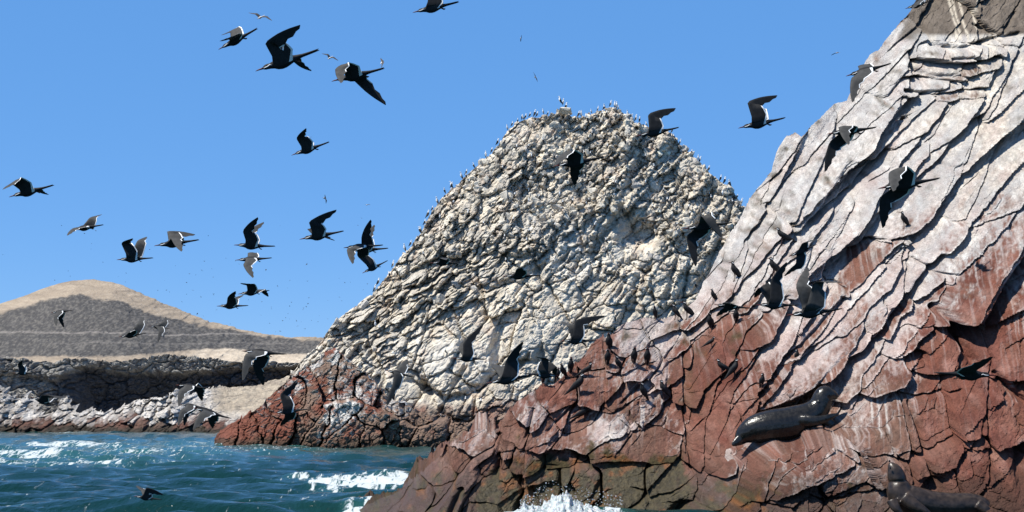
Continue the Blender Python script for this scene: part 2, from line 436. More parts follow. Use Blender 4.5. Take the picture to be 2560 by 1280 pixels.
acc = np.zeros(X.shape[1]); run = w.copy(); cm = sstep(.12, .42, fbm(X / 4.2, Y / 160, 69, 3))
for i in range(nf - 1, -1, -1):
    acc = np.maximum(acc * .968, w[i]); run[i] = acc
w = np.maximum(w, np.where(w < .5, run, 0) * cm * .85 * sstep(1150, 1050, Y))
w = np.clip(w * (.82 + .3 * fbm(X / 12, Y / 12, 78, 4)), 0, 1)
redmix = sstep(-.3, .4, fbm(X / 45, Y / 45, 75, 4)) 
rk = mixc(np.broadcast_to(RED, X.shape + (3,)), RED2, redmix * .8)
rk = mixc(rk, C(.115, .036, .026), np.clip(.15 + 1.3 * fbm(X / 55, Y / 55, 76, 5), 0, .6))
rk = mixc(rk, C(.30, .155, .12), np.clip(-.15 + 1.5 * fbm(X / 38, Y / 38, 70, 5), 0, .7))
brownz = np.clip(field(X, Y, [(1180,1200,.5),(1020,1250,.6),(1500,1100,.45),(1600,1110,.5),(1700,1150,.3),(1780,1000,.1),(2000,1200,.3),(2400,900,.0),(2400,1100,.1),(2100,700,.3),(2400,0,1.2),(2560,30,1.1),(2000,300,.5),(1600,900,.25),(1400,1000,.1),(1300,1140,.4),(2180,1060,.6)], 90) + .35 * fbm(X / 30, Y / 30, 80, 4), 0, 1)
rk = mixc(rk, BROWN * 1.15, brownz)
rk = rk * (.85 + .25 * h2[..., None] * bl[..., None] + .25 * g2[..., None] * (1 - bl[..., None]))
gu_ = mixc(np.broadcast_to(WHITE, X.shape + (3,)), CREAM * 1.1, np.clip(sstep(2250, 2500, X) * sstep(620, 300, Y) * .55 + .35 * fbm(X / 60, Y / 60, 81, 3), 0, .8))
gu_ = gu_ * (.92 + .5 * fbm(X / 5, Y / 5, 87, 3, .7)[..., None])
gu_ = mixc(gu_, C(.42,.415,.405), np.clip(.34 + 1.1 * fbm(su / 70, sv / 16, 82, 5), 0, .75))
gu_ = mixc(gu_, PINK * 1.1, np.clip(.0 + .5 * fbm(su / 60, sv / 20, 83, 4) + .42 * sstep(500, 900, Y), 0, .7))
rk = rk * (.80 + .45 * fbm(X / 9, Y / 9, 88, 4, .65)[..., None] + .2)
cc = mixc(rk, gu_, w)
wet = sstep(1.25, .25, Pn[:nf, :, 2] + .35 * fbm(X / 24, Y / 24, 89, 3))
cc = mixc(cc, C(.045, .026, .018), wet * .8)
alg = field(X, Y, [(1400,1220,1),(1550,1190,1),(1650,1180,.9),(1500,1150,.55),(1350,1180,.7),(1250,1240,.8),(1150,1250,.5),(1000,1255,.5),(1600,1090,.05),(1400,1080,0),(1200,1130,.1),(1760,1130,.15),(1800,1240,.55),(1950,1260,.3),(2150,1270,.4),(2300,1250,.25),(2500,1270,.2),(2000,1150,0),(2400,1100,0)], 60) + .45 * fbm(X / 22, Y / 22, 84, 5)
al = sstep(.35, .75, alg)
rust = sstep(.15, .45, fbm(X / 30, Y / 24, 85, 4) + .4 * blob(X, Y, 1320, 1220, 80, 40) + .3 * blob(X, Y, 1850, 1260, 90, 40))
cc = mixc(cc, mixc(np.broadcast_to(OLIVE, X.shape + (3,)), RUST, rust * .6) * (1 + .6 * fbm(X / 6, Y / 6, 86, 3)[..., None]), al)
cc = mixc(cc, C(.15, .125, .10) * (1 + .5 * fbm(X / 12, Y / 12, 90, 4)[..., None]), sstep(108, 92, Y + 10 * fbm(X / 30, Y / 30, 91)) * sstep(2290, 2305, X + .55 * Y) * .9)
cc = mixc(cc, gu_ * .95, sstep(80, 92, Y) * sstep(135, 112, Y) * sstep(2270, 2300, X) * .9)
# pale droppings running down the overhang at the top
for sx in (2413, 2421, 2436, 2462):
    cc = mixc(cc, CREAM, np.exp(-((X + 1.5 * fbm(Y / 20, X * 0, 3) - sx) / 2.6) ** 2) * sstep(110, 90, Y) * sstep(-40, 0, Y) * .75)
for (sx, y0, y1) in [(1605,1010,1075),(1611,1010,1060),(1655,1000,1040),(2195,1000,1090),(2215,990,1080),(2178,1000,1060)]:
    cc = mixc(cc, WHITE, np.exp(-((X - sx) / 2.2) ** 2) * sstep(y1, y1 - 15, Y) * sstep(y0 - 5, y0, Y) * .7)
colF = np.concatenate([cc, np.broadcast_to(cc[-1], (NM.nback,) + cc[-1].shape)], 0)
V = Pn.reshape(-1, 3); Cv = colF.reshape(-1, 3)
nr, nc = Pn.shape[:2]
Q = gridfaces(nr, nc)
fid = np.full((nr - 1, nc - 1), -1); fid[:nf - 1] = bid[:-1, :-1]
# blocks past the frame and the back slope belong to the bulk of the outcrop
fid[:, :] = np.where(np.arange(nr - 1)[:, None] >= nf - 1, -1, fid)
fid = fid.reshape(-1)
slope = tag(link("rock_slope", mesh_np("rock_slope", *(lambda a: (a[0], a[1], a[2]))(sub(V, Q, fid < 0, Cv)), [M_NEAR])),
            "tilted slabs of red coastal rock whitewashed with guano, climbing to the right above the surf", "rock slope", kind="structure")
for k in range(len(BL)):
    kp = fid == k
    if kp.sum() < 30: continue
    v, q, c = sub(V, Q, kp, Cv)
    cen = v.mean(0)
    wet = BL[k][1] > 1185
    link("rock_slab" if BL[k][2] > 1.8 * BL[k][3] else "rock_block", mesh_np("rock_slab", v - cen, q, c, [M_WET if wet else M_NEAR]), slope, cen)

# ================================================================== GUANO MOUND
mound_top = [(560,1085),(640,1040),(700,965),(745,905),(775,880),(800,850),(832,812),(880,768),(930,738),(958,703),(990,655),(1030,612),(1064,560),(1082,528),(1110,490),(1150,452),(1200,412),(1240,372),(1268,328),(1310,300),(1350,290),(1388,286),(1396,272),(1418,274),(1426,290),(1480,288),(1505,276),(1530,266),(1556,282),(1585,306),(1625,320),(1680,334),(1700,366),(1740,402),(1790,442),(1830,476),(1860,522),(1900,580),(1960,680),(2040,800),(2150,920),(2300,1040)]
MM = Mass(560, 2300, 2.7, 400, mound_top,
          [(560,127),(760,127),(1000,128),(1300,129),(1700,131),(2300,134)],
          [(560,128),(700,130),(800,133),(1000,138),(1250,142),(1500,143),(1700,142),(1860,140),(2300,138)],
          zfoot=-1., p=1.35, back=22)
X, Y = MM.PX, MM.PY
wx = X + 9 * fbm(X / 30, Y / 30, 103) + 3 * fbm(X / 8, Y / 8, 104)
wy = Y + 9 * fbm(X / 30, Y / 30, 109) + 3 * fbm(X / 8, Y / 8, 110)
rub = np.clip(sstep(760, 560, Y + .25 * (X - 1400) * 0 + 40 * fbm(X / 80, Y / 80, 111)), 0, 1)      # shattered upper part
a1, _ = chips(wx, wy, 46, 84, 44, 121, .9, 1.4, .8, .06, (0, .5))
a2, ah = chips(wx, wy, 44, 34, 15, 122, .9, 1.5, .5, .09, (.2, .5))
a3, ah3 = chips(wx, wy, 36, 14, 8, 123, 1.0, 1.3, .35, .15)
st, _ = chips(wx, wy, 34, 70, 13, 124, .9, .9, .8, .14, (0, .5))
a4, _ = chips(wx, wy, 20, 110, 80, 125, .8, .9, .7, .05)
low = 1 - rub
calm = 1 - .65 * np.clip(blob(X, Y, 1340, 850, 190, 80, 10) + blob(X, Y, 780, 900, 60, 60) + .6 * blob(X, Y, 1130, 900, 120, 60), 0, 1)
stratz = np.clip(blob(X, Y, 1080, 730, 200, 90, 25) + blob(X, Y, 900, 850, 130, 90, 40), 0, 1)
rough_ = sstep(-.25, .3, fbm(X / 70, Y / 70, 133, 3))
big_, bh = chips(wx, wy, 55, 170, 95, 126, 1.6, 1.5, 1.1, .05)
gul = ridged((X + .45 * Y) / 70, Y / 260, 134, 3)
disp = rub * (.9 * a1 + (.35 + .75 * rough_) * a2 + (.25 + .4 * rough_) * a3) + low * calm * (1.3 * a4 + (.25 + .6 * rough_) * a1 + (.10 + .42 * rough_) * a2 + (.06 + .22 * rough_) * a3) + stratz * 1.3 * st + (.5 + .5 * low) * big_ - 1.6 * sstep(.78, .95, gul)
disp += .22 * fbm(X / 7, Y / 7, 131, 3) + .9 * fbm(X / 120, Y / 120, 132, 3)
for (bx, by, rx, ry, an, d) in [(1600,590,50,32,20,4.2),(1565,560,22,40,10,2.6),(1680,470,60,60,0,.8),(1420,330,30,22,40,.9),(1690,385,24,18,30,2.6),(1180,640,50,16,30,1.6),(1330,640,40,12,10,1.2),(1500,700,30,12,0,1.4),(1240,720,40,10,20,1.2),(1000,930,70,22,-25,1.2),(1050,985,30,30,0,1.6),(905,880,16,40,-60,1.4),(1400,600,60,60,0,-.9),(1250,540,90,60,20,-.6),(1300,880,160,70,10,-.8),(1560,470,50,60,0,-1.)]:
    disp -= d * blob(wx, wy, bx, by, rx, ry, an)
for pts, w_, d in [([(1020,955),(1060,975),(1110,1000),(1150,995),(1200,965),(1250,930),(1300,905)],11,1.8),([(1060,975),(1075,1010),(1100,1040),(1140,1060)],9,1.4),([(960,790),(1040,720),(1110,680)],7,1.8),([(980,830),(1060,760),(1130,700)],7,1.6),([(1000,700),(1050,670),(1120,640)],7,1.6),
    ([(1180,780),(1205,760),(1215,800)],4,.6),([(1310,765),(1345,775),(1370,800)],4,.7),([(1540,765),(1570,780),(1640,778)],5,.8),([(1470,640),(1520,690)],5,.6),([(905,830),(925,900),(945,925)],7,1.2),([(870,860),(890,900)],5,.8),([(1280,330),(1300,360)],4,.6),([(1480,1000),(1300,1010),(1200,1050)],5,.6)]:
    disp -= d * np.exp(-(segdist(wx, wy, pts) / w_) ** 2)
disp *= sstep(0, .03, MM.T)
disp[-6:] *= .8
MM.build(disp, .033)
nf = MM.nrow
nn = MM.N[:nf]
up = nn[..., 2] - .2 * nn[..., 0]
base = mixc(np.broadcast_to(CREAM, X.shape + (3,)), C(.55,.50,.41), np.clip(.4 + .9 * fbm(X / 60, Y / 60, 141, 4), 0, 1))
base = mixc(base, C(.72,.67,.58), np.clip(.1 + .9 * fbm(X / 30, Y / 30, 142, 4) + .6 * blob(X, Y, 1450, 640, 130, 90) + .7 * blob(X, Y, 1130, 900, 160, 70) + .5 * blob(X, Y, 760, 900, 80, 60), 0, 1))
base = mixc(base, C(.42,.37,.29), np.clip(sstep(.0, .5, fbm((X + .45 * Y) / 26, Y / 90, 148, 4)) * .7, 0, 1))
base = mixc(base, GREY * .9, np.clip(sstep(.1, .5, fbm(X / 18, Y / 18, 143, 4)) * .45 + .35 * (ah > .7) + .3 * (ah3 > .75) * rub, 0, .75))
base = mixc(base, C(.50,.36,.26), np.clip(sstep(.15, .5, fbm(X / 22, Y / 22, 144, 4)) * .35, 0, 1))
lowline = interp(X[0], [(560,900),(640,960),(700,930),(790,930),(870,900),(960,990),(1050,1010),(1150,1015),(1300,1000),(1500,1020)])[None] + 14 * fbm(X / 20, Y / 20, 145, 3)
lo = sstep(-10, 14, Y - lowline)
loc_ = mixc(np.broadcast_to(C(.24,.19,.15), X.shape + (3,)), RED2, sstep(-.1, .5, fbm(X / 40, Y / 40, 146, 4)) * .6)
loc_ = mixc(loc_, C(.5,.46,.42), np.clip(sstep(.2, .5, fbm(X / 14, Y / 14, 147, 4)) * .6 * sstep(1080, 1000, Y), 0, 1))
cc = mixc(base, loc_, lo)
colF = np.concatenate([cc, np.broadcast_to(cc[-1], (MM.nback,) + cc[-1].shape)], 0)
V = MM.P.reshape(-1, 3); Cv = colF.reshape(-1, 3); nr, nc = MM.P.shape[:2]
Q = gridfaces(nr, nc)
u_, v_ = rot(wx, wy, 30)
_, _, mh, _, _ = worley(u_ / 190, v_ / 130, 151)
mid = np.zeros((nr - 1, nc - 1)); mid[:nf - 1] = mh[:-1, :-1]; mid = mid.reshape(-1)
ids = [i for i in np.unique(mid) if i > 0]
mound = empty("guano_mound", tuple(at(1400, 1090, 125.)), "tall cream rubbly rock mound crowded with nesting seabirds, rising behind the red point", "rock mound", kind="structure")
def child_mesh(name, v, q, c, mats, parent, smooth=False):
    cen = v.mean(0)
    o = link(name, mesh_np(name, v - cen, q, c, mats, smooth=smooth), parent)
    o.location = cen - np.array(parent.location)
    return o
for i in ids + [0]:
    kp = mid == i
    if kp.sum() < 20: continue
    v, q, c = sub(V, Q, kp, Cv)
    child_mesh("rock_face", v, q, c, [M_MOUND], mound)

# ---- loose stones on the mound
def stone_mesh(seed, n=14):
    """convex angular stone"""
    r = random.Random(seed)
    import bmesh
    bm = bmesh.new()
    for _ in range(n):
        v = Vector((r.gauss(0, 1), r.gauss(0, 1), r.gauss(0, 1))).normalized()
        v = Vector((v.x * r.uniform(.8, 1), v.y * r.uniform(.55, .75), v.z * r.uniform(.5, .8)))
        bm.verts.new(v)
    bmesh.ops.convex_hull(bm, input=bm.verts[:])
    for v in [v for v in bm.verts if not v.link_faces]: bm.verts.remove(v)
    bmesh.ops.triangulate(bm, faces=bm.faces[:])
    V = np.array([v.co[:] for v in bm.verts]); bm.verts.index_update()
    T = np.array([[v.index for v in f.verts] for f in bm.faces])
    bm.free()
    return V, T
STN = [stone_mesh(40 + k) for k in range(12)]
def rand_rot(r):
    a = r.normal(size=4); a /= np.linalg.norm(a)
    w_, x_, y_, z_ = a
    return np.array([[1-2*(y_*y_+z_*z_),2*(x_*y_-z_*w_),2*(x_*z_+y_*w_)],[2*(x_*y_+z_*w_),1-2*(x_*x_+z_*z_),2*(y_*z_-x_*w_)],[2*(x_*z_-y_*w_),2*(y_*z_+x_*w_),1-2*(x_*x_+y_*y_)]])
def stones_joined(name, pts, sizes, cols, mats, parent, rs):
    VV, TT, CC = [], [], []; o = 0
    for p, s_, c in zip(pts, sizes, cols):
        v, t = STN[rs.randint(len(STN))]
        v = v @ rand_rot(rs).T * s_ + p
        VV.append(v); TT.append(t + o); CC.append(np.broadcast_to(c, v.shape)); o += len(v)
    v = np.concatenate(VV); 
    ob = child_mesh(name, v, np.concatenate(TT), np.concatenate(CC), mats, parent)
    return tag(ob, kind="stuff")
rs = np.random.RandomState(8)
def sample_front(M, n, wfun, rs, colarr):
    W = wfun(M.PX, M.PY).copy(); W[:3] = 0
    W = (W / W.sum()).ravel().cumsum()
    k = np.searchsorted(W, rs.rand(n)); nc_ = M.PX.shape[1]
    i, j = k // nc_, k % nc_
    return M.P[i, j], M.N[i, j], colarr[i, j], M.PX[i, j], M.PY[i, j]
wf = lambda x, y: (.07 + 1.1 * sstep(700, 480, y)) * (.2 + sstep(-.2, .4, fbm(x / 60, y / 60, 152, 3))) * (y < 1010) * (1 + 1.5 * (np.abs(y - 900) < 60) * (x < 1000)) * (x < 1900)
pp, pn, pc, _, _ = sample_front(MM, 2600, wf, rs, cc)
sz = .13 + .34 * rs.rand(len(pp)) ** 2.6
br = (.75 + .5 * rs.rand(len(pp)))[:, None]
stones_joined("stone_rubble", pp + pn * (sz * .2)[:, None], sz, np.clip(pc * br, 0, .75), [M_MOUND], mound, rs)
pp, pn, pc, _, _ = sample_front(MM, 200, wf, rs, cc)
big = []
for k, (v, t) in enumerate(STN):
    big.append(mesh_np("stone", v, t, np.broadcast_to(C(.60,.55,.46) if k % 3 else C(.45,.42,.38), v.shape), [M_MOUND]))
for k in range(len(pp)):
    o = link("stone", big[k % 12], mound)
    s_ = .34 + .5 * rs.rand() ** 2
    o.location = pp[k] + pn[k] * s_ * .2 - np.array(mound.location)
    o.scale = (s_,) * 3; o.rotation_euler = rs.rand(3) * 6.28
o = link("stone", big[1], mound); o.location = at(1412, 276, 142.) - np.array(mound.location); o.scale = (.75, .8, .62)

# ================================================================== RED ROCKS AT THE MOUND'S FOOT
foot_top = [(536,1098),(552,1072),(575,1052),(610,1040),(640,1018),(668,1000),(690,978),(712,960),(735,938),(760,922),(790,905),(812,880),(835,872),(860,890),(885,905),(915,935),(940,955),(965,985),(1000,1000),(1040,1015),(1080,1030),(1120,1040),(1160,1045),(1220,1050),(1300,1062),(1400,1080)]
FM = Mass(536, 1400, 2.3, 150, foot_top, [(536,125),(560,121),(700,119),(800,117),(1000,114),(1250,113),(1400,113)], [(536,126),(600,123.5),(760,122),(900,118),(1000,115.8),(1400,114.6)], zfoot=-.8, p=1.2, back=9, nback=12)
X, Y = FM.PX, FM.PY
wx = X + 8 * fbm(X / 26, Y / 26, 203) + 3 * fbm(X / 8, Y / 8, 204); wy = Y + 8 * fbm(X / 26, Y / 26, 209) + 3 * fbm(X / 8, Y / 8, 210)
FB = [(575,1075,40,26,30,.3),(620,1072,30,30,80,.4),(665,1060,34,36,60,.2),(700,1010,24,60,-10,.3),(715,1075,36,26,30,.5),(755,1065,40,24,40,.2),(780,1010,20,50,10,.5),(820,930,24,50,20,.2),(800,1060,46,18,48,.4),
      (860,960,26,40,30,.3),(850,1035,60,24,30,.9),(880,1080,40,26,60,.6),(940,1045,50,26,-10,1.1),(930,1085,34,26,80,.7),(985,1075,26,30,62,.3),(1020,1075,30,24,60,.9),(1080,1080,60,26,10,1.0),(1040,1040,40,24,-20,.6),
      (980,1015,50,16,-20,.4),(910,985,36,20,-30,.3),(1160,1075,50,30,0,.9),(1240,1080,60,30,0,.7),(740,980,26,40,70,.2),(1340,1090,60,30,0,.6)]
f1, f2, bid, gu, gv = blocks(wx, wy, FB)
r1, rh = chips(wx, wy, 55, 34, 18, 221, .9, .8, .7, .12); r2, _ = chips(wx, wy, 50, 14, 8, 222, .9, .8, .5, .18)
disp = np.array([b[5] for b in FB])[bid] * 2.0 + .45 * gu - .5 * gv - 2.2 * np.exp(-((f2 - f1) * 30 / 2.6) ** 2) + .42 * r1 + .22 * r2 + .12 * fbm(X / 6, Y / 6, 231, 3) + .4 * fbm(X / 50, Y / 50, 232)
disp *= sstep(0, .05, FM.T)
FM.build(disp, .03)
nf = FM.nrow; up = FM.N[:nf][..., 2]
Wf = field(X, Y, [(560,1060,.1),(620,1060,.2),(660,1010,.6),(720,960,.75),(780,900,.7),(850,900,.65),(780,950,.45),(830,950,.5),(760,1020,.15),(710,1060,.25),(850,1020,.85),(890,1030,.85),(900,1060,.3),(940,1020,.6),(1000,1010,.7),(960,1050,.35),(940,1085,.1),(1060,1060,.2),(1150,1060,.25),(1060,1090,.1),(1300,1080,.2),(690,1010,.5)], 34)
w = sstep(.38, .68, Wf + .35 * (up - .25) + .45 * fbm(X / 14, Y / 14, 241, 4))
brn = sstep(-.2, .4, fbm(X / 40, Y / 30, 242, 4) + .8 * sstep(900, 1050, X) - .5 * sstep(760, 650, X))
cc = mixc(mixc(np.broadcast_to(RED, X.shape + (3,)) * 1.15, C(.20,.135,.10), brn), mixc(np.broadcast_to(WHITE, X.shape + (3,)), C(.45,.42,.4), np.clip(.3 + fbm(X / 12, Y / 12, 243), 0, 1)), w)
cc = mixc(cc, C(.06,.045,.03), sstep(1088, 1106, Y + 6 * fbm(X / 20, Y / 20, 244)) * .75)
colF = np.concatenate([cc, np.broadcast_to(cc[-1], (FM.nback,) + cc[-1].shape)], 0)
V = FM.P.reshape(-1, 3); Cv = colF.reshape(-1, 3); nr, nc = FM.P.shape[:2]; Q = gridfaces(nr, nc)
fid = np.full((nr - 1, nc - 1), -1); fid[:nf - 1] = bid[:-1, :-1]; fid = fid.reshape(-1)
v, q, c = sub(V, Q, fid < 0, Cv)
footrock = tag(link("foot_rocks", mesh_np("foot_rocks", v, q, c, [M_NEAR])), "low jumble of red and grey boulders along the waterline at the foot of the pale mound", "rocks", kind="structure")
for k in range(len(FB)):
    kp = fid == k
    if kp.sum() < 20: continue
    v, q, c = sub(V, Q, kp, Cv); cen = v.mean(0)
    link("boulder", mesh_np("boulder", v - cen, q, c, [M_MOUND]), footrock, cen)

# ================================================================== FAR ISLAND: shore rocks, dark cliff, pale slope, hill
def simple(name, M, disp, colour, mat, label, cat, split=None, partname=None, smooth=False):
    M.build(disp, .07)
    colF = np.concatenate([colour, np.broadcast_to(colour[-1], (M.nback,) + colour[-1].shape)], 0)
    V = M.P.reshape(-1, 3); Cv = colF.reshape(-1, 3); nr, nc = M.P.shape[:2]; Q = gridfaces(nr, nc)
    if split is None:
        return tag(link(name, mesh_np(name, V, Q, Cv, [mat], smooth=smooth)), label, cat, kind="structure")
    fid = np.full((nr - 1, nc - 1), -1.); fid[:M.nrow - 1] = split[:-1, :-1]; fid = fid.reshape(-1)
    v, q, c = sub(V, Q, fid < 0, Cv)
    ob = tag(link(name, mesh_np(name, v, q, c, [mat])), label, cat, kind="structure")
    for h in np.unique(fid[fid >= 0]):
        v, q, c = sub(V, Q, fid == h, Cv); cen = v.mean(0)
        link(partname, mesh_np(partname, v - cen, q, c, [mat]), ob, cen)
    return ob
shore_top = [(-260,960),(-60,975),(0,962),(25,990),(40,1000),(62,985),(80,1004),(95,1030),(118,1040),(142,1028),(155,992),(168,988),(182,1012),(190,1036),(225,1026),(245,1022),(262,1034),(282,1036),(300,1024),(322,1012),(345,1004),(372,996),(400,1000),(425,986),(438,972),(455,976),(480,986),(520,975),(560,965),(620,968),(660,960),(720,940),(800,915),(900,900)]
SM = Mass(-260, 900, 2.3, 90, shore_top, [(-260,262),(500,258),(900,250)], [(-260,270),(430,266),(560,275),(900,285)], zfoot=-1.2, p=1.1, back=25, nback=8)
X, Y = SM.PX, SM.PY
wx = X + 7 * fbm(X / 20, Y / 20, 303) + 2 * fbm(X / 6, Y / 6, 304); wy = Y + 7 * fbm(X / 20, Y / 20, 309)
pale = sstep(500, 560, X) 
k1, kh = chips(wx, wy, 25, 42, 24, 321, 1.0, .9, .9, .12); k2, _ = chips(wx, wy, 20, 15, 10, 322, 1, .9, .6, .18)
disp = (3.2 * k1 + 1.5 * k2) * (1 - .75 * pale) + .5 * fbm(X / 7, Y / 7, 331, 3)
disp *= sstep(0, .08, SM.T)
up = sstep(1066, 1040, Y + 16 * fbm(X / 14, Y / 10, 341, 4, .65) + 34 * (kh - .5)) 
cc = mixc(mixc(np.broadcast_to(C(.13,.062,.045), X.shape + (3,)), C(.12,.085,.065), sstep(-.2, .3, fbm(X / 50, Y / 30, 342))), mixc(np.broadcast_to(C(.62,.58,.53), X.shape + (3,)), C(.30,.27,.24), np.clip(.35 + 1.1 * fbm(X / 12, Y / 12, 343, 4), 0, 1)), up)
cc = mixc(cc, mixc(np.broadcast_to(C(.44,.37,.28), X.shape + (3,)), C(.28,.23,.18), np.clip(.3 + .9 * fbm(X / 40, Y / 6, 344, 4), 0, 1)), pale * sstep(1055, 1020, Y))
cc = mixc(cc, C(.05,.04,.03), sstep(1064, 1074, Y + 5 * fbm(X / 16, Y / 16, 352)))
_, _, sh, _, _ = worley(wx / 90, wy / 70, 351)
simple("shore_rocks", SM, disp, cc, M_FAR, "line of white capped red rocks along the far shore below the dark cliff", "rocks", split=sh, partname="boulder")

cliff_top = [(-260,890),(0,892),(60,896),(130,905),(180,893),(230,898),(300,905),(360,892),(420,886),(470,890),(520,896),(580,900),(640,905),(720,905),(900,905)]
KM = Mass(-260, 900, 2.3, 130, cliff_top, [(-260,284),(160,286),(200,292),(440,292),(480,290),(900,290)], [(-260,289),(160,291),(900,294)], zfoot=-1, p=.9, back=14, nback=6)
X, Y = KM.PX, KM.PY
wx = X + 8 * fbm(X / 24, Y / 24, 403) + 2 * fbm(X / 6, Y / 6, 404); wy = Y + 8 * fbm(X / 24, Y / 24, 409)
k1, _ = chips(wx, wy, 15, 60, 34, 421, 1, .9, .9, .1); k2, _ = chips(wx, wy, 10, 20, 12, 422, 1, .9, .6, .16); k3, _ = chips(wx, wy, 10, 9, 6, 423, 1, .9, .6, .2)
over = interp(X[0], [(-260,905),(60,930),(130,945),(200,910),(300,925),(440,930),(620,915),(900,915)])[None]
disp = 1.5 * k1 + .9 * k2 + .5 * k3 + 2.6 * np.exp(-((Y - over) / 22) ** 2) * sstep(over - 26, over - 4, Y) * 0 - 3.5 * sstep(over - 2, over + 16, Y + 6 * fbm(X / 14, Y / 14, 5)) - 3 * blob(X, Y, 230, 1000, 45, 40) - 2.2 * blob(X, Y, 360, 980, 60, 40)
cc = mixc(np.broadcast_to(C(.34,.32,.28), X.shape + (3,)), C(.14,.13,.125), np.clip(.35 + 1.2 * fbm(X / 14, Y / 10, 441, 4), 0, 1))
cc = mixc(cc, C(.070,.070,.075), sstep(-4, 14, Y - over + 8 * fbm(X / 12, Y / 12, 442)) * sstep(60, 190, X + 40 * fbm(X / 30, Y / 30, 443)) )  # shade beneath the overhang line, painted into the cliff's colour
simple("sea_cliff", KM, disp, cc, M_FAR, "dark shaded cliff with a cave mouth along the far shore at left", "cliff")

hill_top = [(-260,812),(-120,795),(0,760),(60,740),(100,724),(150,708),(190,700),(235,697),(270,703),(310,714),(350,730),(385,748),(430,768),(470,785),(520,802),(560,812),(600,824),(650,834),(720,842),(800,845),(1000,850),(1500,880)]
HM = Mass(-260, 1500, 3, 150, hill_top, [(-260,296),(1500,296)], [(-260,640),(0,680),(230,700),(560,620),(800,560),(1500,520)], zfoot=3.5, p=1.7, back=300, nback=10, jag=0)
X, Y = HM.PX, HM.PY
disp = 3 * fbm(X / 60, Y / 26, 503, 4) + 1.2 * fbm(X / 8, Y / 5, 504, 3) - .9 * sstep(.75, .95, ridged((X + 1.2 * (Y - 800)) / 40, Y / 120, 511, 3))
dk_top = interp(X[0], [(-260,800),(0,785),(60,768),(110,752),(160,742),(200,738),(250,744),(300,754),(340,768),(400,786),(460,802),(520,818),(600,832),(680,845),(760,850),(900,856)])[None]
wob = 13 * fbm(X / 26, Y / 12, 505, 5, .65)
dark = sstep(-3, 4, Y - dk_top + wob) * (1 - sstep(-2, 3, Y + .3 * wob - interp(X[0], [(-260,897),(0,893),(150,890),(330,888),(460,872),(560,872),(700,882),(800,885),(1500,890)])[None]))
tan_ = mixc(np.broadcast_to(C(.30,.24,.175), X.shape + (3,)), C(.20,.16,.12), np.clip(.3 + .9 * fbm(X / 30, Y / 8, 506, 4), 0, 1))
tan_ = mixc(tan_, C(.50,.42,.32), np.clip(.02 + sstep(440, 520, X) * sstep(862, 872, Y) * .7 + .5 * fbm(X / 22, Y / 4, 507, 4), 0, 1))
dkc = mixc(np.broadcast_to(C(.052,.048,.044), X.shape + (3,)), C(.16,.145,.125), np.clip(.2 + 1.5 * fbm(X / 4.5, Y / 2.6, 508, 4, .7), 0, .8))
cc = mixc(tan_, dkc, dark)
for yl, wd, x0, x1, k in [(830,1.8,-200,420,.55),(842,2.2,-200,330,-.5),(836,1.6,330,700,.5),(858,1.5,100,760,.25),(846,2,400,760,-.4)]:
    li = np.exp(-((Y - yl - 2.0 * fbm(X / 60, X * 0, 509)) / wd) ** 2) * sstep(x0, x0 + 40, X) * sstep(x1, x1 - 60, X) * (.6 + .6 * fbm(X / 20, Y, 510))
    cc = mixc(cc, C(.36,.32,.28) if k > 0 else C(.05,.048,.045), np.clip(li * abs(k) * 1.3, 0, 1))
simple("hill", HM, disp, cc, M_HILL, "distant rounded tan hill whose flank is darkened by a huge seabird colony", "hill", smooth=True)

# ================================================================== SEA
xs = np.arange(-420, 3300, 4.6)
pys = np.concatenate([np.array([1050.6, 1051.4, 1053, 1055, 1058, 1062]), np.arange(1065, 1300, .85), np.linspace(1302, 2300, 60)])
dep = CH * F / (pys - 1050)
A, D = np.meshgrid((xs - 1280) / F * 1.0, dep)
WX, WY = A * D * 1.0, D
PXw, PYw = np.broadcast_to(xs, WX.shape), np.broadcast_to(pys[:, None], WX.shape)
Z = np.zeros_like(WX)
rs = np.random.RandomState(4)
for lam, amp in [(16,.08),(10,.065),(6.5,.055),(4.3,.05),(2.9,.045),(2.0,.037),(1.4,.03),(1.0,.02),(.7,.014)]:
    for _ in range(3):
        an = math.radians(250 + rs.uniform(-48, 48)); k = 2 * math.pi / (lam * rs.uniform(.8, 1.25))
        ph = k * (math.cos(an) * WX + math.sin(an) * WY) + rs.uniform(0, 6.28) + 1.3 * fbm(WX / lam / 2.5, WY / lam / 2.5, int(lam * 10), 2)
        fade = sstep(.0, 1.0, lam * F / D / 26)          # drop the waves too small to be resolved there
        Z += amp * 1.0 * fade * (1.6 * (np.sin(ph) * .5 + .5) ** 1.6 - .8)
FO = [(-60,210,1132,6.5,1.0),(55,330,1111,4.5,.95),(180,270,1108,3,.6),(-60,350,1152,5.5,.75),(0,200,1143,5,.55),(170,350,1140,5,.5),(330,560,1113,5,.5),(210,480,1122,6,.55),(240,340,1108,3,.6),(460,560,1105,2.5,.8),(540,620,1100,3.5,.7),(600,700,1108,4,.45),(630,770,1101,4,.95),(740,830,1105,3,.9),(360,470,1146,4,.4),(440,640,1130,6,.35),
      (700,790,1192,4.5,.9),(760,1060,1198,6,1.2),(780,880,1205,3,.8),(900,1060,1206,3,.7),(640,760,1196,2,.3),(740,960,1274,8,.9),(850,960,1262,8,1.0),(700,960,1284,10,1.0),(380,470,1218,6,.55),(410,440,1226,5,.4),(270,400,1239,2.5,.35),(10,110,1246,3,.45),(930,1010,1107,3.5,.9),(830,900,1106,3,.5),(100,240,1078.5,1.6,.6),(320,345,1078,2,.8),(1290,1530,1268,8,1.0),(1250,1600,1282,8,1.0)]
foam = np.zeros_like(WX)
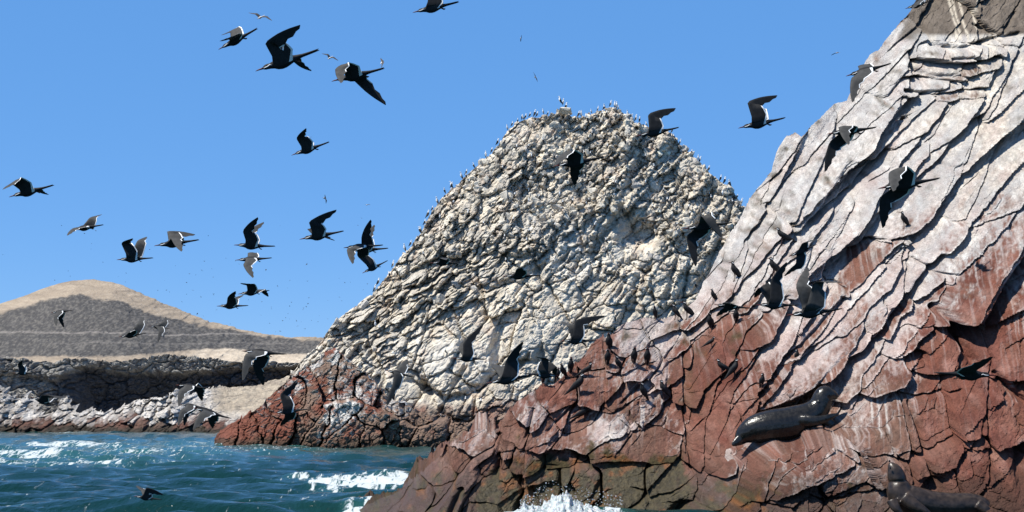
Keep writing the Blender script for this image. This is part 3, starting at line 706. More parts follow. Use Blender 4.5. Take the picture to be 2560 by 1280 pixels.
for x0, x1, y_, wd, st_ in FO:
    yy = y_ + 3.5 * fbm(PXw / 45, PYw * 0 + y_, 602, 3) * min(1, wd / 4)
    e = np.exp(-((PYw - yy) / wd) ** 2) * sstep(x0 - 10, x0 + 40, PXw) * sstep(x1 + 10, x1 - 40, PXw)
    foam = np.maximum(foam, e * st_)
    if st_ > .85: Z += e * min(.10, wd * .012) * (D / 60) ** .4
nb = ridged(PXw / 34, PYw / 7, 603, 5); nb2 = fbm(PXw / 9, PYw / 2.6, 604, 4)
broad = blob(PXw, PYw, 200, 1130, 420, 34) * .42 + blob(PXw, PYw, 660, 1115, 260, 16) * .35 + blob(PXw, PYw, 860, 1240, 260, 40) * .12
nb3 = fbm(PXw / 16 + .8 * fbm(PXw / 20, PYw / 5, 610, 3), PYw / 3.2, 611, 5, .62)
fm = np.clip(np.maximum(foam * .95, broad * .85), 0, 1)
fleck = sstep(.42, .55, fbm(PXw / 6, PYw / 2.2, 606, 3)) * sstep(.1, .5, fbm(PXw / 70, PYw / 18, 607, 3)) * sstep(1090, 1110, PYw) * sstep(1190, 1140, PYw)
fmv = fm
fm = np.clip(np.maximum(fm, fleck * .35), 0, 1)
Z += .05 * fm * (D / 80)
milky = np.clip(broad * 1.3 + .6 * foam + .35 * sstep(1165, 1090, PYw) * (PXw < 1200), 0, 1)
wc = np.stack([fm, milky, np.zeros_like(fm)], -1)
Vw = np.stack([WX, WY, Z], -1)
m, t, b = material("sea_water", .12, .14)
N, L = t.nodes.new, t.links.new
at_ = N('ShaderNodeAttribute'); at_.attribute_name = 'Col'
sep = N('ShaderNodeSeparateColor'); L(at_.outputs['Color'], sep.inputs[0])
geo = N('ShaderNodeNewGeometry')
mp = N('ShaderNodeMapping'); mp.inputs['Scale'].default_value = (1, .55, 1); L(geo.outputs['Position'], mp.inputs['Vector'])
n1 = N('ShaderNodeTexNoise'); n1.inputs['Scale'].default_value = 2.6; n1.inputs['Detail'].default_value = 5; n1.inputs['Roughness'].default_value = .6
L(mp.outputs[0], n1.inputs['Vector'])
bp = N('ShaderNodeBump'); bp.inputs['Strength'].default_value = .55; bp.inputs['Distance'].default_value = .22; L(n1.outputs['Fac'], bp.inputs['Height'])
mx = N('ShaderNodeMixRGB'); mx.inputs['Color1'].default_value = (.004, .024, .025, 1); mx.inputs['Color2'].default_value = (.02, .085, .08, 1); L(sep.outputs[1], mx.inputs['Fac'])
mx2 = N('ShaderNodeMixRGB'); mx2.inputs['Color2'].default_value = (.46, .50, .51, 1); L(mx.outputs[0], mx2.inputs['Color1'])
fn = N('ShaderNodeTexNoise'); fn.inputs['Scale'].default_value = 1.7; fn.inputs['Detail'].default_value = 9; fn.inputs['Roughness'].default_value = .72; fn.inputs['Distortion'].default_value = .6
fmp = N('ShaderNodeMapping'); fmp.inputs['Scale'].default_value = (2.4, .45, 1); L(geo.outputs['Position'], fmp.inputs['Vector']); L(fmp.outputs[0], fn.inputs['Vector'])
fa = N('ShaderNodeMath'); fa.operation = 'MULTIPLY_ADD'; fa.inputs[1].default_value = 5.0; fa.inputs[2].default_value = -3.02; L(fn.outputs['Fac'], fa.inputs[0])
fb = N('ShaderNodeMath'); fb.operation = 'MULTIPLY_ADD'; fb.inputs[1].default_value = 1.25; L(sep.outputs[0], fb.inputs[0]); L(fa.outputs[0], fb.inputs[2])
fr = N('ShaderNodeMapRange'); fr.interpolation_type = 'SMOOTHSTEP'; fr.inputs['From Min'].default_value = .15; fr.inputs['From Max'].default_value = .6; L(fb.outputs[0], fr.inputs['Value'])
L(fr.outputs[0], mx2.inputs['Fac'])
L(mx2.outputs[0], b.inputs['Base Color']); L(bp.outputs[0], b.inputs['Normal'])
ra = N('ShaderNodeMapRange'); ra.inputs['To Min'].default_value = .1; ra.inputs['To Max'].default_value = .9; L(fr.outputs[0], ra.inputs['Value']); L(ra.outputs[0], b.inputs['Roughness'])
b.inputs['IOR'].default_value = 1.27
M_SEA = m
tag(link("sea", mesh_np("sea", Vw.reshape(-1, 3), gridfaces(*WX.shape)[:, ::-1], wc.reshape(-1, 3), [M_SEA], smooth=True)), "choppy teal sea streaked with white foam", "sea", kind="structure")
nz_, F_ = 0, 0
bed = mesh_np("sea_bed", np.array([[-9000, -60, -3.], [9000, -60, -3.], [9000, 9000, -3.], [-9000, 9000, -3.]]), np.array([[0, 1, 2, 3]]), np.array([[.0, .2, 0]] * 4), [M_SEA])
tag(link("deep_water", bed), "wider deep sea lying outside the foamy water", "sea", kind="structure")
# ================================================================== SEA LIONS
def plain(name, rgb, rough=.6, spec=.4, noise=None):
    m, t, b = material(name, rough, spec)
    b.inputs['Base Color'].default_value = (*rgb, 1)
    if noise:
        sc, am, bu = noise
        n = t.nodes.new('ShaderNodeTexNoise'); n.inputs['Scale'].default_value = sc; n.inputs['Detail'].default_value = 5
        g = t.nodes.new('ShaderNodeTexCoord'); t.links.new(g.outputs['Object'], n.inputs['Vector'])
        r = t.nodes.new('ShaderNodeMapRange'); r.inputs['From Min'].default_value = .3; r.inputs['From Max'].default_value = .7
        r.inputs['To Min'].default_value = 1 - am; r.inputs['To Max'].default_value = 1 + am; t.links.new(n.outputs['Fac'], r.inputs['Value'])
        v = t.nodes.new('ShaderNodeVectorMath'); v.operation = 'SCALE'; v.inputs[0].default_value = rgb; t.links.new(r.outputs[0], v.inputs['Scale'])
        t.links.new(v.outputs[0], b.inputs['Base Color'])
        if bu:
            p = t.nodes.new('ShaderNodeBump'); p.inputs['Strength'].default_value = bu; p.inputs['Distance'].default_value = .02
            t.links.new(n.outputs['Fac'], p.inputs['Height']); t.links.new(p.outputs[0], b.inputs['Normal'])
    return m
M_WETFUR = plain("wet_dark_fur", (.016, .014, .011), .24, .45, (14, .5, .45))
M_BROWNFUR = plain("damp_brown_fur", (.036, .025, .018), .36, .4, (11, .6, .5))
M_EYE = plain("eye", (.004, .004, .004), .05, .6)
M_NOSE = plain("nose", (.01, .009, .008), .3, .5)

def tube(pts, nseg=14, flat=None):
    """loft through (x, y, z, ra, rb) stations; flat = direction in which rb is measured"""
    P = np.array([p[:3] for p in pts], float); T = np.gradient(P, axis=0); T /= np.linalg.norm(T, axis=1, keepdims=True)
    ref = np.array(flat if flat is not None else (0, 1, 0), float)
    V = []
    for k, p in enumerate(pts):
        b = ref - T[k] * (ref @ T[k]); b /= np.linalg.norm(b); a = np.cross(T[k], b)
        for j in range(nseg):
            th = 2 * math.pi * j / nseg
            V.append(P[k] + a * math.cos(th) * p[3] + b * math.sin(th) * p[4])
    n = len(pts); V.append(P[0]); V.append(P[-1]); F_ = []
    for k in range(n - 1):
        for j in range(nseg):
            F_.append((k * nseg + j, k * nseg + (j + 1) % nseg, (k + 1) * nseg + (j + 1) % nseg, (k + 1) * nseg + j))
    for j in range(nseg):
        F_.append((n * nseg, (j + 1) % nseg, j)); F_.append((n * nseg + 1, (n - 1) * nseg + j, (n - 1) * nseg + (j + 1) % nseg))
    return V, F_

def dense(pts, n=5):
    P = np.array(pts, float); m = len(P); t = np.linspace(0, m - 1, (m - 1) * n + 1); out = []
    for s_ in t:
        i = min(int(s_), m - 2); f = s_ - i
        p0, p1, p2, p3 = P[max(i - 1, 0)], P[i], P[i + 1], P[min(i + 2, m - 1)]
        out.append(.5 * ((2 * p1) + (-p0 + p2) * f + (2 * p0 - 5 * p1 + 4 * p2 - p3) * f * f + (-p0 + 3 * p1 - 3 * p2 + p3) * f ** 3))
    return out

def fused(name, tubes, voxel, mat, smooth_n=6):
    V, F_ = [], []
    for v, f in tubes:
        o = len(V); V += [tuple(a) for a in v]; F_ += [tuple(i + o for i in q) for q in f]
    me = bpy.data.meshes.new(name + "_raw"); me.from_pydata(V, [], F_); me.update()
    ob = bpy.data.objects.new(name + "_raw", me); COL.objects.link(ob)
    r = ob.modifiers.new("r", 'REMESH'); r.mode = 'VOXEL'; r.voxel_size = voxel
    s_ = ob.modifiers.new("s", 'SMOOTH'); s_.iterations = smooth_n; s_.factor = .5
    dg = bpy.context.evaluated_depsgraph_get(); dg.update()
    out = bpy.data.meshes.new_from_object(ob.evaluated_get(dg)); out.name = name
    bpy.data.objects.remove(ob)
    out.polygons.foreach_set("use_smooth", np.ones(len(out.polygons), bool)); out.materials.clear(); out.materials.append(mat)
    return out

def sea_lion(spine, limbs, eyes, nose, Yc, mat, label, swirl=0):
    """spine: (px, py, radius px, depth offset m); limbs: lists of (px, py, half width px, half thickness px, depth offset m)"""
    s_ = Yc / F
    org = at(spine[len(spine) // 2][0], spine[len(spine) // 2][1], Yc)
    def P(px, py, d): return at(px, py, Yc + d) - org
    tb = [tube(dense([(*P(a, b, d), r * s_, r * s_ * .95) for a, b, r, d in spine], 4), 22)]
    for L_ in limbs:
        tb.append(tube(dense([(*P(a, b, d), w_ * s_, t_ * s_) for a, b, w_, t_, d in L_], 4), 14))
    me = fused("sea_lion", tb, .014, mat, 5)
    ob = tag(link("sea_lion", me, None, org), label, "sea lion")
    for e in eyes:
        v, f = tube([(*P(e[0] + dx, e[1], e[2]), rr, rr) for dx, rr in ((-2.2, .004), (-1, .018), (0, .021), (1, .018), (2.2, .004))], 10)
        m_ = bpy.data.meshes.new("eye"); m_.from_pydata([tuple(x) for x in v], [], f); m_.materials.append(M_EYE); link("eye", m_, ob)
    v, f = tube([(*P(nose[0] + dx, nose[1], nose[2]), rr, rr * .8) for dx, rr in ((-3, .006), (-1, .022), (1, .02), (2.5, .006))], 10)
    m_ = bpy.data.meshes.new("nose"); m_.from_pydata([tuple(x) for x in v], [], f); m_.materials.append(M_NOSE); link("nose", m_, ob)
    return ob

def rock_depth(px0, px1, py0, py1, q):
    if not hasattr(NM, 'prj'): NM.prj = project(NM.P)
    X_, Y_ = NM.prj; m_ = (X_ > px0) & (X_ < px1) & (Y_ > py0) & (Y_ < py1)
    return float(np.quantile(NM.P[..., 1][m_], q))

d1 = rock_depth(1860, 2080, 1030, 1095, .12)
sea_lion([(1838,1110,5,.0),(1846,1104,12,.0),(1860,1088,24,0),(1886,1074,35,0),(1925,1067,42,0),(1970,1061,43,0),(2005,1050,40,0),(2032,1034,33,.0),(2049,1016,28,.0),(2057,998,27,0),(2064,988,25,0),(2077,988,18,-.02),(2086,990,11,-.03),(2094,994,6,-.03)],
         [[(2000,1050,16,14,-.22),(2025,1052,14,8,-.34),(2050,1050,11,5,-.38),(2075,1042,8,4,-.38),(2098,1034,3,2,-.36)],
          [(2035,1040,16,16,.0),(2062,1052,15,9,.02),(2085,1070,13,6,.02),(2102,1086,10,5,.0),(2116,1100,4,3,-.02)],
          [(1850,1098,12,8,-.08),(1838,1108,9,4,-.12),(1830,1113,4,2,-.14)],[(2050,1002,10,10,-.1),(2046,1008,5,5,-.19)]],
         [(2068,981,-.155)], (2093,990,-.05), d1 - .12, M_WETFUR, "glossy wet black sea lion propped up on its fore flippers on a red ledge")
d2 = rock_depth(2230, 2460, 1215, 1275, .12)
sea_lion([(2226,1156,4,.0),(2229,1163,11,0),(2235,1174,18,0),(2240,1187,22,0),(2243,1198,23,0),(2243,1204,21,0),(2245,1212,28,0),(2256,1240,36,0),(2290,1254,37,0),(2335,1262,34,0),(2380,1264,32,0),(2425,1262,29,0),(2455,1266,24,0),(2476,1278,14,0)],
         [[(2262,1245,18,14,-.2),(2285,1262,15,8,-.3),(2310,1276,10,5,-.34),(2330,1288,4,3,-.34)],[(2445,1262,15,12,-.15),(2466,1276,12,8,-.22),(2474,1290,6,5,-.24)],[(2232,1252,16,12,-.18),(2240,1270,12,8,-.26),(2256,1286,6,5,-.28)]],
         [(2226,1170,-.13)], (2224,1153,-.02), d2 - .12, M_BROWNFUR, "brown sea lion lying at the water's edge with its nose pointed up")

# ================================================================== INCA TERNS IN FLIGHT
M_BLACK = plain("black_plumage", (.009, .009, .010), .7, .25)
M_UPPER = plain("slate_upperwing", (.046, .045, .043), .75, .2, (30, .25, 0))
M_UNDER = plain("dark_underwing", (.020, .020, .021), .8, .2, (30, .3, 0))
M_WHITE = plain("white_feathers", (.82, .82, .80), .8, .2)
M_BEAK = plain("red_beak", (.09, .016, .012), .5, .3)
M_LEG = plain("dark_leg", (.05, .02, .015), .6, .3)
M_GULLB = plain("pale_body", (.62, .62, .62), .8, .2)
M_GULLW = plain("brown_wing", (.07, .065, .06), .8, .2)
M_SPECK = plain("distant_bird", (.045, .05, .06), .9, .1)  # blue-grey of distance haze is mixed into this plumage colour
ZUP = np.array([0, 0, 1.])
unit = lambda v: v / (np.linalg.norm(v) + 1e-12)
RINGS = [(.112,.008,.008,0),(.130,.024,.024,0),(.160,.036,.038,.004),(.195,.039,.042,.004),(.235,.040,.044,0),(.285,.052,.058,0),(.34,.068,.082,-.006),(.40,.072,.090,-.010),(.46,.070,.086,-.010),(.52,.062,.074,-.004),(.58,.050,.056,.0),(.66,.038,.038,.004),(.74,.034,.026,.006),(.83,.040,.020,.008),(.92,.046,.016,.012),(1.0,.050,.011,.016)]

def wing_pose(S, wp, tp, near, L):
    sg = -1 if near else 1
    W0 = at(wp[0], wp[1], S[1]); d = np.linalg.norm(W0 - S); arm = .37 * L
    W = at(wp[0], wp[1], S[1] + sg * math.sqrt(max(arm * arm - d * d, 0)))
    T0 = at(tp[0], tp[1], W[1]); d = np.linalg.norm(T0 - W); hand = .60 * L
    T = at(tp[0], tp[1], W[1] + sg * .8 * math.sqrt(max(hand * hand - d * d, 0)))
    return W, T

def tern(beak, tail, near=None, far=None, label='', dist=None, yaw=1, L=.40, mats=None, name="tern", cat="tern", group=None, plume=True, feet=True, seed=0):
    r = random.Random(seed * 7 + int(beak[0]))
    plen = math.hypot(beak[0] - tail[0], beak[1] - tail[1])
    D = dist or F * L / plen
    pl = plen * D / F
    dz = math.sqrt(max(L * L - pl * pl, 0)) if dist else 0
    B = at(beak[0], beak[1], D - yaw * dz * .5); T_ = at(tail[0], tail[1], D + yaw * dz * .5)
    Lr = np.linalg.norm(B - T_); f = unit(B - T_)
    u = unit(ZUP - f * (ZUP @ f)); l = np.cross(u, f)
    org = B - f * .4 * Lr
    V, FC, MI = [], [], []
    add = lambda p: (V.append(np.asarray(p) - org), len(V) - 1)[1]
    rid = []
    for k, (a, rw, rh, zo) in enumerate(RINGS):
        row = []
        for j in range(12):
            th = j * math.pi / 6
            aa = a
            if k == len(RINGS) - 1: aa = a - .085 * (1 - abs(math.sin(th)))
            row.append(add(B - f * aa * Lr + l * math.sin(th) * rw * Lr + u * (math.cos(th) * rh + zo) * Lr))
        rid.append(row)
    R0, R1 = 5, 10
    for k in range(len(RINGS) - 1):
        for j in range(12):
            if R0 <= k < R1 and j in (2, 3, 8, 9): continue
            FC.append((rid[k][j], rid[k][(j + 1) % 12], rid[k + 1][(j + 1) % 12], rid[k + 1][j])); MI.append(0)
    c0 = add(B - f * .108 * Lr); c1 = add(B - f * .93 * Lr + u * .012 * Lr)
    for j in range(12):
        FC.append((c0, rid[0][(j + 1) % 12], rid[0][j])); MI.append(0)
        FC.append((c1, rid[-1][j], rid[-1][(j + 1) % 12])); MI.append(0)
    lnear = l[1] < 0
    poses = {}; cscale = {1: 1, -1: 1}
    for side, spec in ((1 if lnear else -1, near), (-1 if lnear else 1, far)):
        poses[side] = None
        if spec:
            S = B - f * .33 * Lr + l * side * .05 * Lr + u * .02 * Lr
            poses[side] = (S,) + wing_pose(S, spec[0], spec[1], spec is near, Lr); cscale[side] = spec[2] if len(spec) > 2 else 1
    for side in (1, -1):
        if poses[side] is None:
            S, W, T2 = poses[-side]; O = B
            m_ = lambda p: p - 2 * l * ((p - O) @ l)
            poses[side] = (m_(S), m_(W), m_(T2))
    for side in (1, -1):
        S, W, T2 = poses[side]
        arm = unit(W - S); hand = unit(T2 - W)
        na = side * np.cross(f, arm); nh = side * np.cross(f, hand)
        if np.linalg.norm(na) < .2: na = nh
        if np.linalg.norm(nh) < .28: nh = na
        na, nh = unit(na), unit(nh)
        st = []
        ch = [(0,.30,.315),(0,.62,.30),(0,.92,.275),(1,.10,.245),(1,.25,.21),(1,.40,.18),(1,.55,.15),(1,.70,.12),(1,.83,.085),(1,.94,.05),(1,1.0,.012)]
        pc = -f
        for seg, t_, c in ch:
            if seg == 0:
                p = S + (W - S) * t_; sd = unit(arm * (1.0 - t_ * .35) + hand * t_ * .35)
            else:
                p = W + (T2 - W) * t_ + (-pc) * .05 * Lr * math.sin(t_ * math.pi) * .6; sd = unit(hand * min(1, .5 + 2 * t_) + arm * max(0, .5 - 2 * t_))
            mixn = .25 * t_ if seg == 0 else min(1, .4 + 1.6 * t_)
            n = unit(na * (1 - mixn) + nh * mixn); cd = side * np.cross(n, sd)
            cd = unit(cd - sd * (cd @ sd)); cd = unit(cd + pc * (.5 if seg == 0 else .15)); pc = cd
            if seg == 1: c = c * (1 + .10 * (1 if len(st) % 2 else -1))
            st.append((p, cd, c * Lr, seg, t_))
        up_, lo_ = (2, 4) if side == 1 else (10, 8)
        mid = 3 if side == 1 else 9
        loop = [rid[k][up_] for k in range(R0, R1 + 1)] + [rid[R1][mid]] + [rid[k][lo_] for k in range(R1, R0 - 1, -1)] + [rid[R0][mid]]
        cp = [0, .2, .45, .72, .925, 1.0]
        prev = loop; prevt = -1
        for q, (p, cd, c, seg, t_) in enumerate(st):
            th = Lr * (.020 if seg == 0 else .010 * (1 - t_) + .002)
            lp = []
            for x_ in cp: lp.append(add(p + cd * c * cscale[side] * x_ + n * th * (1.3 * math.sin(math.pi * min(1, x_ * 1.15 + .12)) + .1)))
            lp.append(add(p + cd * c * cscale[side] * 1.015))
            for x_ in cp[::-1]: lp.append(add(p + cd * c * cscale[side] * x_ - n * th * .35 * (1 - x_) ))
            lp.append(add(p - cd * c * .02))
            for j in range(14):
                j2 = (j + 1) % 14
                fq = (prev[j], prev[j2], lp[j2], lp[j])
                FC.append(fq if side == -1 else fq[::-1])
                white = j in (4, 5, 6, 7, 8) and (seg == 0 or t_ < .45)
                if white and j in (8,): white = False
                MI.append(3 if white else (1 if j < 6 else 2))
            prev = lp
        FC.append(tuple(prev)); MI.append(1)
    me = bpy.data.meshes.new(name); me.from_pydata([tuple(v) for v in V], [], FC)
    me.polygons.foreach_set("material_index", MI); me.polygons.foreach_set("use_smooth", [True] * len(FC))
    for m_ in (mats or (M_BLACK, M_UPPER, M_UNDER, M_WHITE)): me.materials.append(m_)
    me.update()
    ob = tag(link(name, me, None, tuple(org)), label, cat, group)
    def part(nm, tubes, mat):
        VV, FF = [], []
        for v, f_ in tubes:
            o = len(VV); VV += [tuple(np.asarray(a) - org) for a in v]; FF += [tuple(i + o for i in q) for q in f_]
        m2 = bpy.data.meshes.new(nm); m2.from_pydata(VV, [], FF); m2.polygons.foreach_set("use_smooth", [True] * len(FF)); m2.materials.append(mat)
        return link(nm, m2, ob)
    part("beak", [tube([(*(B - f * a * Lr - u * dz_ * Lr), w_ * Lr, w_ * Lr * .8) for a, w_, dz_ in ((.125, .017, 0), (.09, .013, .001), (.05, .010, .002), (.02, .006, .005), (0, .001, .010))], 6)], M_BEAK)
    if plume:
        for s_ in (1, -1):
            part("white_plume", [tube([(*(B - f * a * Lr + l * s_ * w_ * Lr - u * z_ * Lr), t_ * Lr, t_ * Lr * .5) for a, w_, z_, t_ in ((.130, .022, .004, .003), (.16, .037, .008, .007), (.20, .042, .004, .008), (.235, .044, -.010, .007), (.262, .046, .004, .003))], 5)], M_WHITE)
    if feet:
        for s_ in (1, -1):
            part("foot", [tube([(*(B - f * (a + .005 * s_) * Lr + l * s_ * .02 * Lr - u * z_ * Lr), t_ * Lr, t_ * Lr) for a, z_, t_ in ((.60, .03, .008), (.63, .055, .007), (.66, .072, .012), (.69, .078, .003))], 5)], M_LEG)
    return ob

TG = "terns flying low past the rocks"
# beak, tail, near wing (wrist, tip), far wing (wrist, tip), what singles it out
TERNS = [
 ((638,177),(799,126),((662,106),(750,62)),((733,153),(778,178),.5),"largest black tern in the blue sky, one wing swept high and back"),
 ((545,124),(645,72),((573,98),(549,103)),((576,80),(553,88)),"tern diving to lower left with both grey wings thrust forward"),
 ((828,203),(962,172),((838,170),(852,208)),((884,200),(964,263)),"tern with one wing trailing far down right and the other curled over its head"),
 ((1031,31),(1148,6),((1072,-30),(1125,-70)),None,"black tern cut off by the top edge, only body and beak in view"),
 ((22,492),(135,464),((28,458),(6,474)),((94,478),(121,487),.5),"black tern by the left edge with a curled grey wing before its head"),
 ((176,574),(259,563),((180,572),(167,589)),((224,545),(254,536)),"pale grey tern left of the gliding row, its drooping wing tip hiding its head"),
 ((291,649),(383,646),((303,608),(331,596)),((343,603),(366,592)),"tern above the hilltop with both pointed wings raised in a V"),
 ((385,614),(498,601),((428,596),(453,629)),((418,577),(488,586)),"grey backed tern with its wings half lowered, next to the V winged tern"),
 ((584,612),(688,617),((607,577),(644,543)),None,"black tern with one upright leaf shaped wing, above a grey tern with lowered wing"),
 ((748,598),(860,579),((772,554),(841,524)),((767,571),(837,602),.35),"black tern with a sickle shaped wing swept to a fine point, left of the mound"),
 ((858,619),(958,614),((867,622),(881,660)),((895,640),(908,645)),"grey tern with broad drooping wing, frontmost of three overlapping terns"),
 ((872,626),(971,622),((904,592),(926,549)),None,"tern partly hidden behind two others with only its dark raised wing standing clear"),
 ((905,683),(970,652),((893,640),(900,612)),None,"lowest of three overlapping terns, swooping down toward the lower left"),
 ((588,650),(680,646),((608,662),(632,695)),((620,632),(646,634)),"grey tern with its wing hanging straight down, beneath the black tern with upright wing"),
 ((594,735),(674,727),((617,713),(600,708)),((648,724),(670,742)),"small black tern skimming above the hill's right shoulder with short forward wing"),
 ((541,765),(621,765),((569,744),(588,728)),None,"small low tern with a pale grey upright wing, flying just above the hill's right slope"),
 ((728,388),(824,356),((741,346),(764,321)),None,"lone brownish tern in open sky with one grey wing raised"),
 ((1845,320),(1964,296),((1868,254),(1943,238)),((1884,275),(1890,270)),"black tern in clear sky between the two rock slopes, wing bent sharply back"),
 ((1589,340),(1698,320),((1621,284),(1689,270)),None,"black tern crossing the mound's right shoulder, wing bent back against the sky"),
 ((1382,416),(1512,394),((1402,385),(1388,412)),((1426,420),(1436,463)),"black tern in front of the mound's summit rubble with its far wing hanging down"),
 ((2114,190),(2229,160),((2128,196),(2130,256)),((2145,165),(2165,185)),"dark tern at the skyline of the white slope, wing drooping to a ragged tip"),
 ((2066,335),(2192,320),((2096,318),(2120,362)),((2074,355),(2061,429)),"tern over the white slope showing a grey wing and a black ragged wing below"),
 ((2194,471),(2350,448),((2223,428),(2232,478)),((2201,492),(2206,570)),"broad winged tern low over the right slope with a long black wing pointing down"),
 ((1706,572),(1832,558),((1752,537),(1804,594)),((1716,590),(1738,666)),"tern in front of the gap between mound and slope, black wing hanging straight down"),
 ((603,877),(717,887),((613,885),(606,950)),((632,915),(658,963)),"grey tern over the pale far slope with fanned wings pointing down"),
 ((682,1032),(772,1024),((700,986),(744,955)),((712,1045),(700,1065)),"solid black tern in front of the red point rocks, one wing curled upward"),
 ((438,962),(522,972),((448,975),(446,1016)),((492,980),(504,1002)),"uppermost of three grey terns against the far shore boulders"),
 ((446,1010),(520,1022),((452,1024),(444,1064)),None,"middle one of three grey terns against the far shore boulders"),
 ((480,1018),(578,1048),((502,1030),(482,1074)),((520,1045),(530,1070)),"lowest of three grey terns against the far shore boulders, white edge bright"),
 ((334,1240),(405,1250),((366,1218),(408,1236)),((352,1226),(340,1214)),"tern skimming the waves of the blue sea alone at lower left"),
 ((126,782),(182,776),((134,790),(140,815)),None,"faint grey tern over the dark hillside, farthest left with a white wing edge"),
 ((296,842),(366,834),((322,826),(306,838)),((345,808),(358,792)),"grey tern over the hillside with white trailing edges making an open V"),
 ((372,814),(424,822),((398,828),(394,856)),((408,804),(414,792)),"grey tern over the hillside beside the V edged one, its wings stretched up and down"),
 ((32,932),(88,934),((44,912),(54,902)),None,"dark tern at the far left in front of the shaded cliff top"),
 ((76,992),(146,1016),((104,988),(136,992)),None,"black tern low in front of the shaded cliff, white mark on its wing"),
 ((1130,895),(1217,899),((1158,858),(1207,812)),((1146,870),(1164,846)),"black tern with two narrow upright wings before the mound's pale lower face"),
 ((1215,958),(1335,938),((1266,900),(1306,854)),((1236,922),(1228,910)),"large black tern braking with fanned feathers at the left end of the perched flock"),
 ((1400,852),(1492,853),((1438,800),(1512,789)),((1420,815),(1403,804)),"black tern with one long wing held out level to the right above the perched flock"),
 ((1398,940),(1310,935),((1372,898),(1340,892)),((1392,915),(1388,940)),"black tern tangled low among perched birds with its head lowered to the right"),
 ((1255,690),(1350,690),((1290,676),(1302,670)),((1310,684),(1325,688)),"dark tern gliding flat across the middle of the mound"),
 ((1074,657),(1152,658),((1100,645),(1116,650)),None,"dim tern gliding flat before the ledges on the mound's left side"),
 ((962,925),(1036,944),((982,960),(966,1014)),((1002,912),(1018,900)),"shadowy tern before the boulders under the mound, one wing hanging"),
 ((1889,762),(1998,764),((1926,703),(1966,655)),((1897,718),(1885,744)),"left one of two big terns landing on the white slope, wings held high"),
 ((1966,788),(2106,774),((2034,706),(2106,706)),((1990,716),(2018,668)),"right one of two big terns landing on the white slope, wing arched over its back"),
 ((1970,642),(2042,612),((2006,608),(2040,600)),((1990,660),(1960,690)),"blurred dark tern flying behind the two landing terns"),
 ((1784,761),(1878,772),((1806,757),(1836,759)),((1812,768),(1790,790)),"tern gliding with flat wings just above the red block ledge"),
 ((2492,938),(2336,934),((2440,926),(2483,892)),((2420,938),(2410,950)),"dark tern flying rightward across the red rock face at far right"),
 ((1066,1133),(1098,1133),((1078,1120),(1088,1108)),None,"tiny dark tern skimming the water left of the near red point"),
 ((2262,22),(2330,2),((2296,2),(2278,22)),((2300,-20),(2320,-50)),"tern at the very top of the white ridge, half out of the picture"),
 ((2238,303),(2282,283),((2252,290),(2275,288)),None,"small dark tern flattened against the grey streaked upper slope"),
]
for k, (b_, t_, n_, f_, lab) in enumerate(TERNS):
    tern(b_, t_, n_, f_, lab, group=TG, seed=k)

# a few farther gulls and specks that stand alone in the sky
GM = (M_GULLB, M_GULLW, M_GULLW, M_GULLW)
for (b_, t_, n_, f_, dist, lab) in [
  ((642,48),(662,38),((664,43),(680,52)),((638,36),(621,32)),50,"pale bodied gull with spread wings above the diving tern"),
  ((818,149),(832,140),((833,145),(846,152)),((818,138),(804,134)),72,"tiny pale gull gliding right of the largest tern"),
  ((951,162),(957,150),((955,160),(953,170)),((953,152),(951,145)),80,"tiny dark bird seen edge on just above the trailing wing tern's tail"),
  ((806,494),(817,497),((814,500),(815,509)),((812,492),(812,486)),80,"tiny white chested bird above the sickle winged tern"),
  ((1300,96),(1304,95),((1301,99),(1301,104)),((1303,92),(1304,87)),95,"tiny dark bird alone high in the middle sky"),
  ((1335,193),(1342,194),((1340,197),(1344,205)),((1337,188),(1333,180)),90,"tiny dark bird flying in the sky above the mound's summit"),
  ((2088,132),(2101,131),((2092,131),(2090,134)),None,110,"tiny dark bird alone in the sky left of the white ridge"),
  ((914,513),(922,511),((920,511),(926,513)),((916,512),(910,512)),110,"tiny faint bird above the three overlapping terns")]:
    tern(b_, t_, n_, f_, lab, dist=dist, mats=GM, name="gull" if 'gull' in lab else "seabird", cat="gull" if 'gull' in lab else "seabird", plume=False, feet=False)

# ================================================================== PERCHED TERNS
def perched_meshes(lean, turn):
    """standing tern facing -x, 1 unit high: plan of the stations along the body"""
    st = [(.40,.02,.012,.004),(.33,.10,.030,.008),(.25,.20,.045,.03),(.16,.32,.085,.080),(.08,.44,.118,.115),(.01,.56,.128,.125),(-.03,.66,.112,.108),(-.05,.75,.075,.074),(-.055,.81,.062,.062),(-.065,.87,.066,.066),(-.085,.92,.052,.052),(-.10,.945,.022,.022)]
    st = [(x * (1 + lean), 0, z - lean * .12 * z, a, b) for x, z, a, b in st]
    return tube(dense(st, 2), 14)
def from_t(name, tubes, mat):
    V, F_ = [], []
    for v, f in tubes:
        o = len(V); V += [tuple(a) for a in v]; F_ += [tuple(i + o for i in q) for q in f]
    me = bpy.data.meshes.new(name); me.from_pydata(V, [], F_); me.polygons.foreach_set("use_smooth", [True] * len(F_)); me.materials.append(mat)
    return me
PBODY = [from_t("body", [perched_meshes(l_, 0)], M_BLACK) for l_ in (0, .35, .9)]
M_FOLD = plain("folded_wing", (.022, .022, .023), .75, .2)
def pw(s_, l_): return from_t("wing", [tube(dense([((x) * (1 + l_), s_ * y, z - l_ * .12 * z, a, b) for x, y, z, a, b in ((-.03,.085,.68,.02,.008),(.03,.115,.58,.075,.022),(.12,.10,.44,.085,.024),(.22,.065,.29,.06,.018),(.34,.03,.12,.03,.01),(.44,.012,-.02,.008,.004))], 2), 8)], M_FOLD)
PWING = [(pw(1, l_), pw(-1, l_)) for l_ in (0, .35, .9)]
